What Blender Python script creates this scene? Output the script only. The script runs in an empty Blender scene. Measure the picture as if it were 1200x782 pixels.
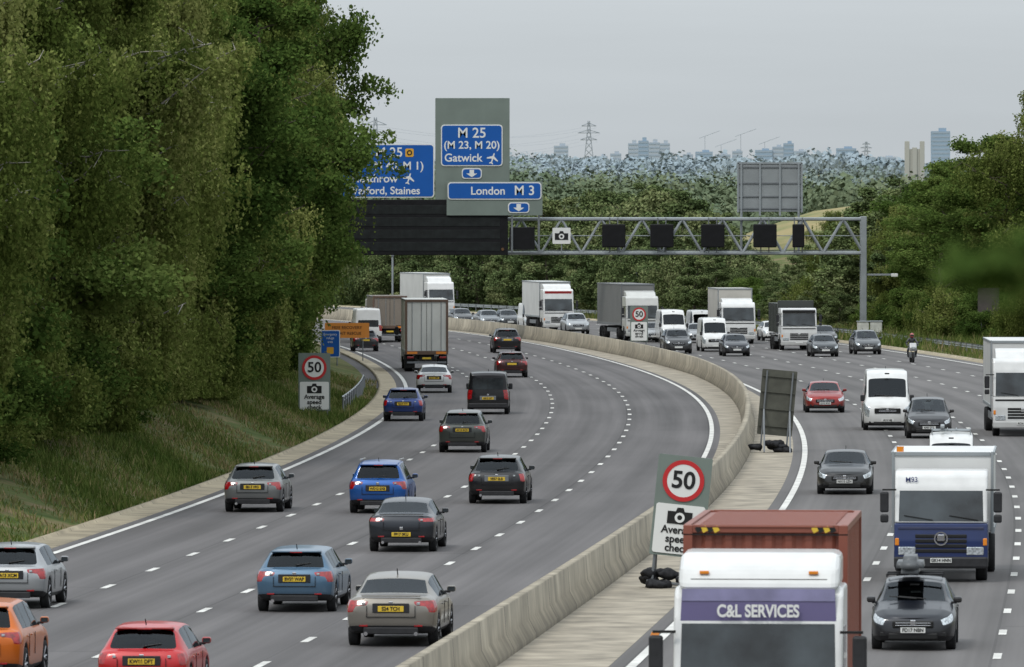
import bpy, bmesh, math, random
import numpy as np
from mathutils import Vector, Matrix
random.seed(7); rng=np.random.default_rng(7)
S=bpy.context.scene
COL=S.collection
H=8.8
# ---------------------------------------------------------------- road geometry
SY=[-500,100,176,216,253,298,345,384,420,468,520,562,591,627,675,750,900,1150,1400,20000]
SM=[.08,.08,.075,.068,.054,.037,.017,-.003,-.024,-.047,-.066,-.088,-.11,-.14,-.18,-.24,-.36,-.36,0,0]
YG=np.arange(-500,12001,1.0)
MG=np.interp(YG,SY,SM)
RG=np.concatenate([[0],np.cumsum((MG[1:]+MG[:-1])/2)])
RG=RG-np.interp(200,YG,RG)+2.2
def R(y): return np.interp(y,YG,RG)
def M(y): return np.interp(y,YG,MG)
def BO(y): return np.interp(y,[100,200,253,323,368,440,500,560,620,900],[.62,.95,1.2,1.5,1.9,2.6,2.4,1.8,1.4,1.4])
def tz(X,Y):
    X=np.asarray(X,float);Y=np.asarray(Y,float)
    o=X-R(Y)
    dl=np.clip(-o-16.6,0,14)
    fade=np.clip((1000-Y)/300,0,1)
    z=dl*.26*fade
    dr=np.clip(o-27.5,0,40)
    z=z+dr*.05*fade
    z=z+.0083*np.clip(Y-850,0,None)
    z=z+10.0*np.exp(-((X-45)/22)**2-((Y-960)/60)**2)
    m=np.clip((np.abs(o-5)-22)/10,0,1)
    z=z+m*.18*(np.sin(X*.7+Y*.31)+np.sin(X*.23-Y*.17))
    far=np.clip((Y-1500)/2000,0,1)
    z=z+far*(5*np.sin(X*.013+1+Y*.0011)+3*np.sin(X*.031+Y*.004))
    return z
# ---------------------------------------------------------------- materials
MATS={}
def nt(name):
    m=bpy.data.materials.new(name);m.use_nodes=True
    return m,m.node_tree.nodes,m.node_tree.links,m.node_tree.nodes['Principled BSDF']
def pm(name,col,rough=.5,metal=0,coat=0,nscale=0,namt=.2,bump=0,spec=.5,dirt=0):
    if name in MATS: return MATS[name]
    m,N,L,b=nt(name)
    b.inputs['Base Color'].default_value=(*col,1);b.inputs['Roughness'].default_value=rough
    b.inputs['Metallic'].default_value=metal;b.inputs['Coat Weight'].default_value=coat
    b.inputs['Coat Roughness'].default_value=.06
    b.inputs['Specular IOR Level'].default_value=spec
    if nscale:
        tc=N.new('ShaderNodeTexCoord');n=N.new('ShaderNodeTexNoise');n.inputs['Scale'].default_value=nscale
        n.inputs['Detail'].default_value=6
        L.new(tc.outputs['Object'],n.inputs['Vector'])
        mr=N.new('ShaderNodeMapRange');mr.inputs['From Min'].default_value=.3;mr.inputs['From Max'].default_value=.7
        mr.inputs['To Min'].default_value=1-namt;mr.inputs['To Max'].default_value=1+namt
        L.new(n.outputs['Fac'],mr.inputs['Value'])
        mx=N.new('ShaderNodeMix');mx.data_type='RGBA';mx.blend_type='MULTIPLY';mx.inputs[0].default_value=1
        mx.inputs[6].default_value=(*col,1);L.new(mr.outputs[0],mx.inputs[7]);last=mx.outputs[2]
        if dirt:
            sp=N.new('ShaderNodeSeparateXYZ');L.new(tc.outputs['Object'],sp.inputs[0])
            d=N.new('ShaderNodeMapRange');d.inputs['From Min'].default_value=.25;d.inputs['From Max'].default_value=.75;d.inputs['To Min'].default_value=dirt;d.inputs['To Max'].default_value=0
            L.new(sp.outputs[2],d.inputs['Value']);q=N.new('ShaderNodeMath');q.operation='MULTIPLY';L.new(d.outputs[0],q.inputs[0]);L.new(n.outputs['Fac'],q.inputs[1])
            m2=N.new('ShaderNodeMix');m2.data_type='RGBA';L.new(q.outputs[0],m2.inputs[0]);L.new(last,m2.inputs[6]);m2.inputs[7].default_value=(.08,.072,.06,1);last=m2.outputs[2]
        L.new(last,b.inputs['Base Color'])
        if bump:
            bp=N.new('ShaderNodeBump');bp.inputs['Strength'].default_value=bump;bp.inputs['Distance'].default_value=.02
            L.new(n.outputs['Fac'],bp.inputs['Height']);L.new(bp.outputs[0],b.inputs['Normal'])
    MATS[name]=m;return m
def paint(col,metal=.35,key=None):
    k='paint_%.3f_%.3f_%.3f'%col
    return pm(k,col,rough=.34,metal=metal,coat=.45,nscale=2.5,namt=.07,dirt=.6,spec=.35)
def glass():
    if 'glass' in MATS: return MATS['glass']
    m,N,L,b=nt('car_glass')
    out=[n for n in N if n.type=='OUTPUT_MATERIAL'][0];N.remove(b)
    t=N.new('ShaderNodeBsdfTransparent');t.inputs[0].default_value=(.26,.29,.29,1)
    g=N.new('ShaderNodeBsdfGlossy');g.inputs[0].default_value=(.62,.67,.72,1);g.inputs['Roughness'].default_value=.04
    f=N.new('ShaderNodeFresnel');f.inputs[0].default_value=1.45
    x=N.new('ShaderNodeMixShader');L.new(f.outputs[0],x.inputs[0]);L.new(t.outputs[0],x.inputs[1]);L.new(g.outputs[0],x.inputs[2])
    L.new(x.outputs[0],out.inputs[0]);MATS['glass']=m;return m
GLASS=glass()
DGLASS=pm('dark_glass',(.022,.027,.030),rough=.06,spec=.6,nscale=1.2,namt=.9)  # noise mottling paints dash reflections into the glass colour
TRIM=pm('black_trim',(.020,.020,.022),rough=.55,nscale=8,namt=.2,spec=.3)
TYRE=pm('tyre_rubber',(.018,.018,.019),rough=.85,nscale=20,namt=.3,spec=.3)
RIM=pm('alloy_rim',(.34,.34,.36),rough=.35,metal=.7)
TAIL=pm('tail_light',(.24,.004,.006),rough=.15,coat=.7,nscale=14,namt=.5)
HEAD=pm('headlight',(.45,.48,.50),rough=.08,metal=.5,coat=1,nscale=18,namt=.6)
UNDER=pm('underside',(.01,.01,.01),rough=.9)
INTR=pm('interior_cloth',(.03,.03,.032),rough=.9,nscale=10,namt=.3)
PLY=pm('plate_yellow',(.58,.39,.03),rough=.4)
PLW=pm('plate_white',(.58,.58,.56),rough=.4)
BLK=pm('black_ink',(.01,.01,.01),rough=.5,spec=.3)
WHT=pm('white_sign',(.62,.62,.60),rough=.45)
CHROME=pm('chrome',(.7,.7,.72),rough=.12,metal=1)
GALV=pm('galvanised_steel',(.25,.27,.28),rough=.5,metal=.3,nscale=.8,namt=.15)
GALVD=pm('dull_steel',(.16,.17,.18),rough=.5,metal=.3,nscale=1,namt=.15)
AMBER=pm('amber_lens',(.65,.20,.01),rough=.2,coat=1)
# ---------------------------------------------------------------- mesh helpers
def link(o,parent=None):
    COL.objects.link(o)
    if parent is not None: o.parent=parent
    return o
def empty(name,loc=(0,0,0),rz=0):
    e=bpy.data.objects.new(name,None);e.empty_display_size=.2;e.location=loc;e.rotation_euler=(0,0,rz);COL.objects.link(e);return e
def from_bm(name,bm,mat,parent=None,smooth=False,loc=(0,0,0),rot=(0,0,0)):
    me=bpy.data.meshes.new(name);bm.normal_update();bm.to_mesh(me);bm.free()
    for m in (mat if isinstance(mat,(list,tuple)) else [mat]): me.materials.append(m)
    if smooth: me.polygons.foreach_set('use_smooth',[True]*len(me.polygons))
    o=bpy.data.objects.new(name,me);o.location=loc;o.rotation_euler=rot;return link(o,parent)
def box(name,size,loc,mat,parent=None,bev=0,rot=(0,0,0),seg=2):
    bm=bmesh.new();bmesh.ops.create_cube(bm,size=1)
    for v in bm.verts: v.co=Vector((v.co.x*size[0],v.co.y*size[1],v.co.z*size[2]))
    if bev: bmesh.ops.bevel(bm,geom=list(bm.edges),offset=min(bev,min(size)*.45),segments=seg,affect='EDGES',profile=.5)
    return from_bm(name,bm,mat,parent,smooth=False,loc=loc,rot=rot)
def bm_strut(bm,a,b,r,n=6):
    a=Vector(a);b=Vector(b);d=(b-a);L=d.length
    if L<1e-6:return
    q=d.to_track_quat('Z','Y').to_matrix().to_4x4();q.translation=(a+b)/2
    bmesh.ops.create_cone(bm,cap_ends=True,segments=n,radius1=r,radius2=r,depth=L,matrix=q)
def struts(name,segs,r,mat,parent=None,n=6):
    bm=bmesh.new()
    for s in segs: bm_strut(bm,s[0],s[1],s[2] if len(s)>2 else r,n)
    return from_bm(name,bm,mat,parent)
def prof(name,pts,w,mat,parent=None,bev=0,x0=0):
    bm=bmesh.new()
    vs=[bm.verts.new((x0-w/2,p[0],p[1])) for p in pts];f=bm.faces.new(vs)
    r=bmesh.ops.extrude_face_region(bm,geom=[f])
    for v in [g for g in r['geom'] if isinstance(g,bmesh.types.BMVert)]: v.co.x+=w
    bmesh.ops.recalc_face_normals(bm,faces=bm.faces)
    if bev: bmesh.ops.bevel(bm,geom=list(bm.edges),offset=bev,segments=3,affect='EDGES',profile=.5)
    return from_bm(name,bm,mat,parent)
def plate(name,c,th,mat,parent=None):
    bm=bmesh.new();vs=[bm.verts.new(p) for p in c];f=bm.faces.new(vs);bm.normal_update();n=f.normal.copy()
    r=bmesh.ops.extrude_face_region(bm,geom=[f])
    for v in [g for g in r['geom'] if isinstance(g,bmesh.types.BMVert)]: v.co+=n*th
    bmesh.ops.recalc_face_normals(bm,faces=bm.faces)
    return from_bm(name,bm,mat,parent)
def rrect(name,w,h,r,th,loc,mat,parent=None,rot=(0,0,0)):
    bm=bmesh.new();vs=[]
    for cx,cz,a0 in ((w/2-r,h/2-r,0),(-w/2+r,h/2-r,90),(-w/2+r,-h/2+r,180),(w/2-r,-h/2+r,270)):
        for k in range(5):
            a=math.radians(a0+k*22.5);vs.append(bm.verts.new((cx+r*math.cos(a),-th/2,cz+r*math.sin(a))))
    f=bm.faces.new(vs);q=bmesh.ops.extrude_face_region(bm,geom=[f])
    for v in [g for g in q['geom'] if isinstance(g,bmesh.types.BMVert)]: v.co.y+=th
    bmesh.ops.recalc_face_normals(bm,faces=bm.faces)
    return from_bm(name,bm,mat,parent,loc=loc,rot=rot)
def text(name,body,size,loc,mat,parent=None,rot=(math.pi/2,0,0),align='CENTER',bold=0,sx=1):
    c=bpy.data.curves.new(name,'FONT');c.body=body;c.size=size;c.align_x=align;c.align_y='CENTER';c.extrude=.004;c.offset=bold
    c.materials.append(mat);o=bpy.data.objects.new(name,c);o.location=loc;o.rotation_euler=rot;o.scale=(sx,1,1);return link(o,parent)
def poly(name,pts,loc,mat,parent=None,th=.01,rot=(0,0,0),s=1):
    bm=bmesh.new();vs=[bm.verts.new((p[0]*s,0,p[1]*s)) for p in pts];f=bm.faces.new(vs)
    q=bmesh.ops.extrude_face_region(bm,geom=[f])
    for v in [g for g in q['geom'] if isinstance(g,bmesh.types.BMVert)]: v.co.y-=th
    bmesh.ops.recalc_face_normals(bm,faces=bm.faces)
    return from_bm(name,bm,mat,parent,loc=loc,rot=rot)
def ring(name,ro,ri,loc,mat,parent=None,th=.01,n=40):
    bm=bmesh.new();A=[];B=[]
    for k in range(n):
        a=2*math.pi*k/n;A.append(bm.verts.new((ro*math.cos(a),-th,ro*math.sin(a))));B.append(bm.verts.new((ri*math.cos(a),-th,ri*math.sin(a))))
    for k in range(n): bm.faces.new((A[k],A[(k+1)%n],B[(k+1)%n],B[k]))
    return from_bm(name,bm,mat,parent,loc=loc)
def npmesh(name,verts,quads,mats,midx=None,tint=None,smooth=None):
    me=bpy.data.meshes.new(name);nv=len(verts);nf=len(quads)
    me.vertices.add(nv);me.vertices.foreach_set('co',np.asarray(verts,np.float32).ravel())
    me.loops.add(nf*4);me.loops.foreach_set('vertex_index',np.asarray(quads,np.int32).ravel())
    me.polygons.add(nf);me.polygons.foreach_set('loop_start',np.arange(0,nf*4,4,dtype=np.int32))
    me.polygons.foreach_set('loop_total',np.full(nf,4,np.int32))
    for m in mats: me.materials.append(m)
    if midx is not None: me.polygons.foreach_set('material_index',np.asarray(midx,np.int32))
    if smooth is not None: me.polygons.foreach_set('use_smooth',np.asarray(smooth,bool))
    if tint is not None:
        a=me.attributes.new('tint','FLOAT','POINT');a.data.foreach_set('value',np.asarray(tint,np.float32))
    me.update(calc_edges=True);return me
def diamonds(c,U,V):
    n=len(c);v=np.empty((n,4,3));v[:,0]=c-U;v[:,1]=c+V-U*.1;v[:,2]=c+U;v[:,3]=c-V-U*.1
    return v.reshape(-1,3),np.arange(n*4).reshape(-1,4)
def unit(n):
    v=rng.normal(size=(n,3));return v/np.linalg.norm(v,axis=1,keepdims=True)
# ---------------------------------------------------------------- sweep along road
def sweep(name,sec,Y0,Y1,step,mat,ofs=None,parent=None,closed=False,zt=0):
    ys=np.arange(Y0,Y1+step*.5,step);sec=np.array(sec,float);n=len(sec)
    of=np.array([ofs(y) if ofs else 0 for y in ys])
    m=M(ys);c=1/np.sqrt(1+m*m)
    o=sec[None,:,0]+of[:,None]
    X=R(ys)[:,None]+o*c[:,None];Y=ys[:,None]-o*(m*c)[:,None]
    Z=np.repeat(sec[None,:,1],len(ys),0)+.0083*np.clip(Y-850,0,None)+zt
    v=np.stack([X,Y,Z],-1).reshape(-1,3);q=[];uv=[]
    k=n if closed else n-1
    for i in range(len(ys)-1):
        for j in range(k):
            j2=(j+1)%n
            q.append((i*n+j,i*n+j2,(i+1)*n+j2,(i+1)*n+j))
            uv+=[(o[i,j],ys[i]),(o[i,j2],ys[i]),(o[i+1,j2],ys[i+1]),(o[i+1,j],ys[i+1])]
    me=npmesh(name,v,q,[mat]);l=me.uv_layers.new(name='UVMap');l.data.foreach_set('uv',np.array(uv,np.float32).ravel())
    ob=bpy.data.objects.new(name,me);return link(ob,parent)
# ---------------------------------------------------------------- surface materials
def m_asphalt(name,base,track=.20,org=0):
    m,N,L,b=nt(name);uv=N.new('ShaderNodeUVMap');sp=N.new('ShaderNodeSeparateXYZ');L.new(uv.outputs[0],sp.inputs[0])
    def noise(sx,sy,sc,det):
        mp=N.new('ShaderNodeMapping');mp.inputs['Scale'].default_value=(sx,sy,1);L.new(uv.outputs[0],mp.inputs[0])
        n=N.new('ShaderNodeTexNoise');n.inputs['Scale'].default_value=sc;n.inputs['Detail'].default_value=det;L.new(mp.outputs[0],n.inputs['Vector']);return n.outputs['Fac']
    n1=noise(1.3,.03,1,6);n2=noise(.25,.05,1,3);n3=noise(1,1,22,3);n4=noise(4,.01,1,2)
    def M1(op,x,k=None,k2=None):
        q=N.new('ShaderNodeMath');q.operation=op
        for i_,s_ in enumerate((x,k,k2)):
            if s_ is None: continue
            if isinstance(s_,(int,float)): q.inputs[i_].default_value=s_
            else: L.new(s_,q.inputs[i_])
        return q.outputs[0]
    u=M1('ADD',sp.outputs[0],-org)
    s2=M1('MULTIPLY',M1('COSINE',M1('MULTIPLY',u,2*math.pi/1.79)),-track*.5)
    lane=M1('FLOOR',M1('DIVIDE',u,3.59))
    seg=M1('FLOOR',M1('ADD',M1('DIVIDE',sp.outputs[1],74.0),M1('MULTIPLY',lane,.37)))
    cb=N.new('ShaderNodeCombineXYZ');L.new(lane,cb.inputs[0]);L.new(seg,cb.inputs[1])
    wn=N.new('ShaderNodeTexWhiteNoise');wn.noise_dimensions='2D';L.new(cb.outputs[0],wn.inputs['Vector'])
    fr=M1('FRACT',M1('ADD',M1('DIVIDE',u,3.59),.045));seam=M1('MULTIPLY',M1('LESS_THAN',fr,.018),-.2)
    sg2=M1('FRACT',M1('ADD',M1('DIVIDE',sp.outputs[1],74.0),M1('MULTIPLY',lane,.37)));sm2=M1('MULTIPLY',M1('LESS_THAN',sg2,.006),-.12)
    t=M1('ADD',M1('MULTIPLY_ADD',n1,.65,-.325),M1('MULTIPLY_ADD',n2,.6,-.3))
    t=M1('ADD',t,M1('MULTIPLY_ADD',n3,.35,-.175));t=M1('ADD',t,M1('MULTIPLY_ADD',n4,.45,-.225));t=M1('ADD',t,s2)
    t=M1('ADD',t,M1('MULTIPLY_ADD',wn.outputs[0],.14,-.07));t=M1('ADD',t,seam);t=M1('ADD',t,sm2)
    o=M1('ADD',t,1.0)
    mx=N.new('ShaderNodeMix');mx.data_type='RGBA';mx.blend_type='MULTIPLY';mx.inputs[0].default_value=1;mx.inputs[6].default_value=(*base,1)
    L.new(o,mx.inputs[7]);L.new(mx.outputs[2],b.inputs['Base Color']);b.inputs['Roughness'].default_value=.82
    b.inputs['Specular IOR Level'].default_value=.2
    return m
ASPH=m_asphalt('asphalt',(.096,.090,.090));ASPH2=m_asphalt('asphalt_light',(.104,.098,.096),org=3.75)
def m_conc(name,base,joint=0,stain=.35,streak=0):
    m,N,L,b=nt(name);uv=N.new('ShaderNodeUVMap');tc=N.new('ShaderNodeTexCoord')
    n=N.new('ShaderNodeTexNoise');n.inputs['Scale'].default_value=.9;n.inputs['Detail'].default_value=8;L.new(tc.outputs['Object'],n.inputs['Vector'])
    mr=N.new('ShaderNodeMapRange');mr.inputs['From Min'].default_value=.3;mr.inputs['From Max'].default_value=.7;mr.inputs['To Min'].default_value=1-stain;mr.inputs['To Max'].default_value=1+stain*.5
    L.new(n.outputs['Fac'],mr.inputs['Value']);last=mr.outputs[0];ex=[]
    if streak:
        mp=N.new('ShaderNodeMapping');mp.inputs['Scale'].default_value=(2.2,2.2,.35);L.new(tc.outputs['Object'],mp.inputs[0])
        n2=N.new('ShaderNodeTexNoise');n2.inputs['Scale'].default_value=1;n2.inputs['Detail'].default_value=4;L.new(mp.outputs[0],n2.inputs['Vector'])
        r2=N.new('ShaderNodeMapRange');r2.inputs['From Min'].default_value=.35;r2.inputs['From Max'].default_value=.65;r2.inputs['To Min'].default_value=1-streak;r2.inputs['To Max'].default_value=1.05;L.new(n2.outputs['Fac'],r2.inputs['Value']);ex.append(r2.outputs[0])
        sz=N.new('ShaderNodeSeparateXYZ');L.new(tc.outputs['Object'],sz.inputs[0])
        r3=N.new('ShaderNodeMapRange');r3.inputs['From Min'].default_value=0;r3.inputs['From Max'].default_value=.35;r3.inputs['To Min'].default_value=.62;r3.inputs['To Max'].default_value=1;L.new(sz.outputs[2],r3.inputs['Value']);ex.append(r3.outputs[0])
    if joint:
        sp=N.new('ShaderNodeSeparateXYZ');L.new(uv.outputs[0],sp.inputs[0])
        d=N.new('ShaderNodeMath');d.operation='DIVIDE';d.inputs[1].default_value=joint;L.new(sp.outputs[1],d.inputs[0])
        f=N.new('ShaderNodeMath');f.operation='FRACT';L.new(d.outputs[0],f.inputs[0])
        g=N.new('ShaderNodeMath');g.operation='GREATER_THAN';g.inputs[1].default_value=.07/joint*1.5;L.new(f.outputs[0],g.inputs[0])
        h=N.new('ShaderNodeMapRange');h.inputs['To Min'].default_value=.42;L.new(g.outputs[0],h.inputs['Value'])
        fl=N.new('ShaderNodeMath');fl.operation='FLOOR';L.new(d.outputs[0],fl.inputs[0]);wn=N.new('ShaderNodeTexWhiteNoise');wn.noise_dimensions='1D';L.new(fl.outputs[0],wn.inputs['W'])
        pv=N.new('ShaderNodeMapRange');pv.inputs['To Min'].default_value=.84;pv.inputs['To Max'].default_value=1.08;L.new(wn.outputs[0],pv.inputs['Value'])
        ex+=[h.outputs[0],pv.outputs[0]]
    for x in ex:
        q=N.new('ShaderNodeMath');q.operation='MULTIPLY';L.new(last,q.inputs[0]);L.new(x,q.inputs[1]);last=q.outputs[0]
    mx=N.new('ShaderNodeMix');mx.data_type='RGBA';mx.blend_type='MULTIPLY';mx.inputs[0].default_value=1;mx.inputs[6].default_value=(*base,1)
    L.new(last,mx.inputs[7]);L.new(mx.outputs[2],b.inputs['Base Color']);b.inputs['Roughness'].default_value=.85;b.inputs['Specular IOR Level'].default_value=.25
    return m
CONC=m_conc('concrete_barrier',(.34,.30,.23),joint=6.0,stain=.3,streak=.25)
BUFF=m_conc('buff_strip',(.33,.28,.195),joint=3.0,stain=.3)
RESV=m_conc('reserve_surface',(.29,.255,.20),stain=.45)
def m_grass():
    m,N,L,b=nt('ground_grass');g=N.new('ShaderNodeNewGeometry')
    n=N.new('ShaderNodeTexNoise');n.inputs['Scale'].default_value=.35;n.inputs['Detail'].default_value=10;n.inputs['Roughness'].default_value=.7;L.new(g.outputs['Position'],n.inputs['Vector'])
    r=N.new('ShaderNodeValToRGB');e=r.color_ramp.elements
    e[0].position=.36;e[0].color=(.04,.065,.016,1);e[1].position=.64;e[1].color=(.17,.13,.075,1)
    k=e.new(.48);k.color=(.08,.10,.032,1);L.new(n.outputs['Fac'],r.inputs[0])
    sp=N.new('ShaderNodeSeparateXYZ');L.new(g.outputs['Position'],sp.inputs[0])
    mr=N.new('ShaderNodeMapRange');mr.inputs['From Min'].default_value=5;mr.inputs['From Max'].default_value=7;L.new(sp.outputs[2],mr.inputs['Value'])
    n2=N.new('ShaderNodeTexNoise');n2.inputs['Scale'].default_value=.12;n2.inputs['Detail'].default_value=6;L.new(g.outputs['Position'],n2.inputs['Vector'])
    r2=N.new('ShaderNodeValToRGB');e=r2.color_ramp.elements;e[0].position=.35;e[0].color=(.13,.15,.06,1);e[1].position=.55;e[1].color=(.26,.215,.11,1);L.new(n2.outputs['Fac'],r2.inputs[0])
    mx=N.new('ShaderNodeMix');mx.data_type='RGBA';L.new(mr.outputs[0],mx.inputs[0]);L.new(r.outputs[0],mx.inputs[6]);L.new(r2.outputs[0],mx.inputs[7])
    L.new(mx.outputs[2],b.inputs['Base Color']);b.inputs['Roughness'].default_value=.95;b.inputs['Specular IOR Level'].default_value=.1
    return m
GRASS=m_grass()
def m_leaf(name,dark,mid,light,trans=.3,rnd=.45):
    m,N,L,b=nt(name);out=[n for n in N if n.type=='OUTPUT_MATERIAL'][0];N.remove(b)
    a=N.new('ShaderNodeAttribute');a.attribute_name='tint';oi=N.new('ShaderNodeObjectInfo')
    q=N.new('ShaderNodeMath');q.operation='MULTIPLY_ADD';q.inputs[1].default_value=rnd;q.inputs[2].default_value=-rnd/2;L.new(oi.outputs['Random'],q.inputs[0])
    s=N.new('ShaderNodeMath');s.operation='ADD';L.new(a.outputs['Fac'],s.inputs[0]);L.new(q.outputs[0],s.inputs[1])
    r=N.new('ShaderNodeValToRGB');e=r.color_ramp.elements;e[0].position=.05;e[0].color=(*dark,1);e[1].position=.95;e[1].color=(*light,1);k=e.new(.5);k.color=(*mid,1)
    L.new(s.outputs[0],r.inputs[0]);df=N.new('ShaderNodeBsdfDiffuse');L.new(r.outputs[0],df.inputs[0]);L.new(df.outputs[0],out.inputs[0])
    if trans:
        t=N.new('ShaderNodeBsdfTranslucent');L.new(r.outputs[0],t.inputs[0]);x=N.new('ShaderNodeMixShader');x.inputs[0].default_value=trans
        L.new(df.outputs[0],x.inputs[1]);L.new(t.outputs[0],x.inputs[2]);L.new(x.outputs[0],out.inputs[0])
    return m
LEAF_B=m_leaf('birch_leaves',(.065,.092,.020),(.145,.178,.046),(.25,.265,.09))
LEAF_O=m_leaf('oak_leaves',(.040,.072,.016),(.10,.152,.036),(.18,.225,.065))
LEAF_D=m_leaf('mid_distance_leaves_hazed',(.070,.10,.04),(.125,.16,.065),(.195,.215,.10),0,.6)  # slight aerial haze painted in as paler greens
LEAF_F2=m_leaf('hedge_leaves_hazed',(.09,.12,.075),(.12,.15,.09),(.155,.175,.105),0,0)  # aerial haze put into the leaf colour: lighter, greyer green
LEAF_F3=m_leaf('tree_mass_hazed',(.16,.205,.19),(.18,.22,.20),(.20,.235,.205),0,0)  # bluish distance haze mixed into these base colours
LEAF_F4=m_leaf('tree_mass_hazy',(.25,.31,.345),(.265,.32,.355),(.28,.335,.365),0,0)  # strongest haze: blue-grey airlight baked into the leaf colour
BARK=pm('bark',(.07,.055,.04),rough=.95,nscale=3,namt=.5,bump=.5)
BARKW=pm('birch_bark',(.24,.22,.19),rough=.9,nscale=4,namt=.6)
BLADE=m_leaf('grass_blades',(.055,.09,.02),(.13,.16,.045),(.28,.215,.12),.2,0)
# ---------------------------------------------------------------- ground
og=[-5000,-3000,-2000,-1300,-900,-600,-420,-300,-220,-170,-130,-100,-80,-65,-55,-47,-40,-35,-31,-28,-25.5,-23,-21,-19.5,-18,-16.6,-12,-4,4,12,20,27.5,30,33,37,42,48,55,63,72]+list(range(80,220,7))+[230,260,300,360,450,600,800,1100,1600,2400,3500,5000]
yg=list(np.arange(-300,1300,8))+list(np.arange(1300,3000,50))+list(np.arange(3000,11001,250))
o,y=np.meshgrid(og,yg);X=R(y)+o;Z=tz(X,y)
v=np.stack([X,y,Z],-1).reshape(-1,3);n=len(og)
i,j=np.meshgrid(np.arange(len(yg)-1),np.arange(n-1),indexing='ij');i=i.ravel();j=j.ravel()
q=np.stack([i*n+j,i*n+j+1,(i+1)*n+j+1,(i+1)*n+j],-1)
link(bpy.data.objects.new('ground',npmesh('ground',v,q,[GRASS],smooth=np.ones(len(q),bool))))
# ---------------------------------------------------------------- roads
def secline(a,b,n,z): return [(a+(b-a)*k/n,z) for k in range(n+1)]
sweep('motorway_road',secline(-15.0,.35,8,.012),60,1100,4,ASPH)
sweep('motorway_road',secline(3.3,22.6,8,.012),60,1100,4,ASPH2)
sweep('central_reserve_pavement',secline(.35,3.3,2,.016),60,1100,4,RESV)
sweep('verge_kerb',[(-16.0,0.0),(-16.0,.12),(-15.85,.13),(-15.8,.05),(-15.0,.022),(-15.0,0.0)],60,1100,4,BUFF)
sweep('verge_kerb',[(22.6,0.0),(22.6,.02),(23.2,.03),(23.3,.12),(23.45,.12),(23.45,0)],60,1100,4,BUFF)
WPAINT=m_conc('road_paint',(.56,.55,.52),stain=.28)
def solid(o0,w,Y0,Y1,z=.022): return sweep('road_marking',[(o0-w/2,z),(o0+w/2,z)],Y0,Y1,4,WPAINT)
solid(-14.55,.2,60,1000);solid(-.0,.18,60,1000);solid(3.75,.2,60,1000);solid(21.7,.2,60,1000)
def dashes(o0,w,ln,per,Y0,Y1,ph=0):
    ys=np.arange(Y0+ph,Y1,per);V=[];Q=[]
    for y0 in ys:
        b=len(V)
        for yy,sg in ((y0,-1),(y0,1),(y0+ln,1),(y0+ln,-1)):
            m=M(yy);c=1/math.sqrt(1+m*m);oo=o0+sg*w/2
            V.append((R(yy)+oo*c,yy-oo*m*c,.022+.0083*max(0,yy-850)))
        Q.append((b,b+1,b+2,b+3))
    link(bpy.data.objects.new('road_marking',npmesh('road_marking',V,Q,[WPAINT])))
LW=3.6
for k,ph in ((1,0),(2,3),(3,5)): dashes(-LW*k,.17,2.0,9,70,1000,ph)
for k,ph in ((1,1),(2,4),(3,2),(4,6)): dashes(3.75+3.58*k,.17,2.0,9,70,1000,ph)
sweep('refuge_area_road',[(-19.6,.02),(-15.0,.024)],405,520,4,ASPH)
sweep('verge_kerb',[(-19.85,0),(-19.85,.13),(-19.65,.13),(-19.6,.02)],400,524,4,BUFF)
sweep('concrete_barrier',[(-.30,0),(-.30,.12),(-.14,.42),(-.10,.98),(.10,.98),(.14,.42),(.30,.12),(.30,0)],60,1000,3,CONC,ofs=BO)
def guard(o0,Y0,Y1):
    e=empty('guard_rail')
    sweep('rail',[(0,.50),(.04,.54),(.04,.60),(0,.64),(.04,.68),(.04,.76),(0,.80)],Y0,Y1,3,GALV,ofs=lambda y:o0,parent=e)
    segs=[]
    for yy in np.arange(Y0,Y1,3.2):
        x=float(R(yy)+o0+.07);segs.append(((x,yy,0),(x,yy,.78)))
    struts('posts',segs,.05,GALVD,e,4)
guard(25.2,300,760);guard(-16.8,352,402);guard(-20.3,402,520)
# ---------------------------------------------------------------- wheel mesh
def wheel_mesh():
    bm=bmesh.new();pr=[(.10,-.02),(.16,.0),(.22,.03),(.235,.085),(.245,.10),(.30,.105),(.325,.09),(.33,.05),(.33,-.05),(.325,-.09),(.30,-.105),(.2,-.1)]
    n=28;V=[[bm.verts.new((x,r*math.cos(2*math.pi*k/n),r*math.sin(2*math.pi*k/n))) for k in range(n)] for r,x in pr]
    for a in range(len(pr)-1):
        for k in range(n):
            f=bm.faces.new((V[a][k],V[a][(k+1)%n],V[a+1][(k+1)%n],V[a+1][k]));f.material_index=0 if a>=4 else 2;f.smooth=True
    f=bm.faces.new(V[0]);f.material_index=1
    for k in range(5):
        a=2*math.pi*k/5
        for da in (-.16,.16):
            p=Vector((.045,.04*math.cos(a),.04*math.sin(a)));q=Vector((.075,.232*math.cos(a+da),.232*math.sin(a+da)));nb=len(bm.faces)
            bm_strut(bm,p,q,.022,4)
            bm.faces.ensure_lookup_table()
            for f in bm.faces[nb:]: f.material_index=1
    me=bpy.data.meshes.new('wheel');bmesh.ops.recalc_face_normals(bm,faces=bm.faces);bm.to_mesh(me);bm.free()
    for m in (TYRE,RIM,UNDER): me.materials.append(m)
    return me
WM=wheel_mesh()
def wheel(x,y,r,parent,wd=1):
    o=bpy.data.objects.new('wheel',WM);s=r/.33;o.scale=(wd,s,s);o.location=(x,y,r)
    if x<0:o.rotation_euler=(0,0,math.pi)
    link(o,parent)
def rplate():
    L='ABCDEFGHJKLMNOPRSTUVWXY';return ''.join(random.choice(L) for _ in range(2))+random.choice(['07','12','14','15','63','64','65','66','17','57','09'])+' '+''.join(random.choice(L) for _ in range(3))
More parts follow.
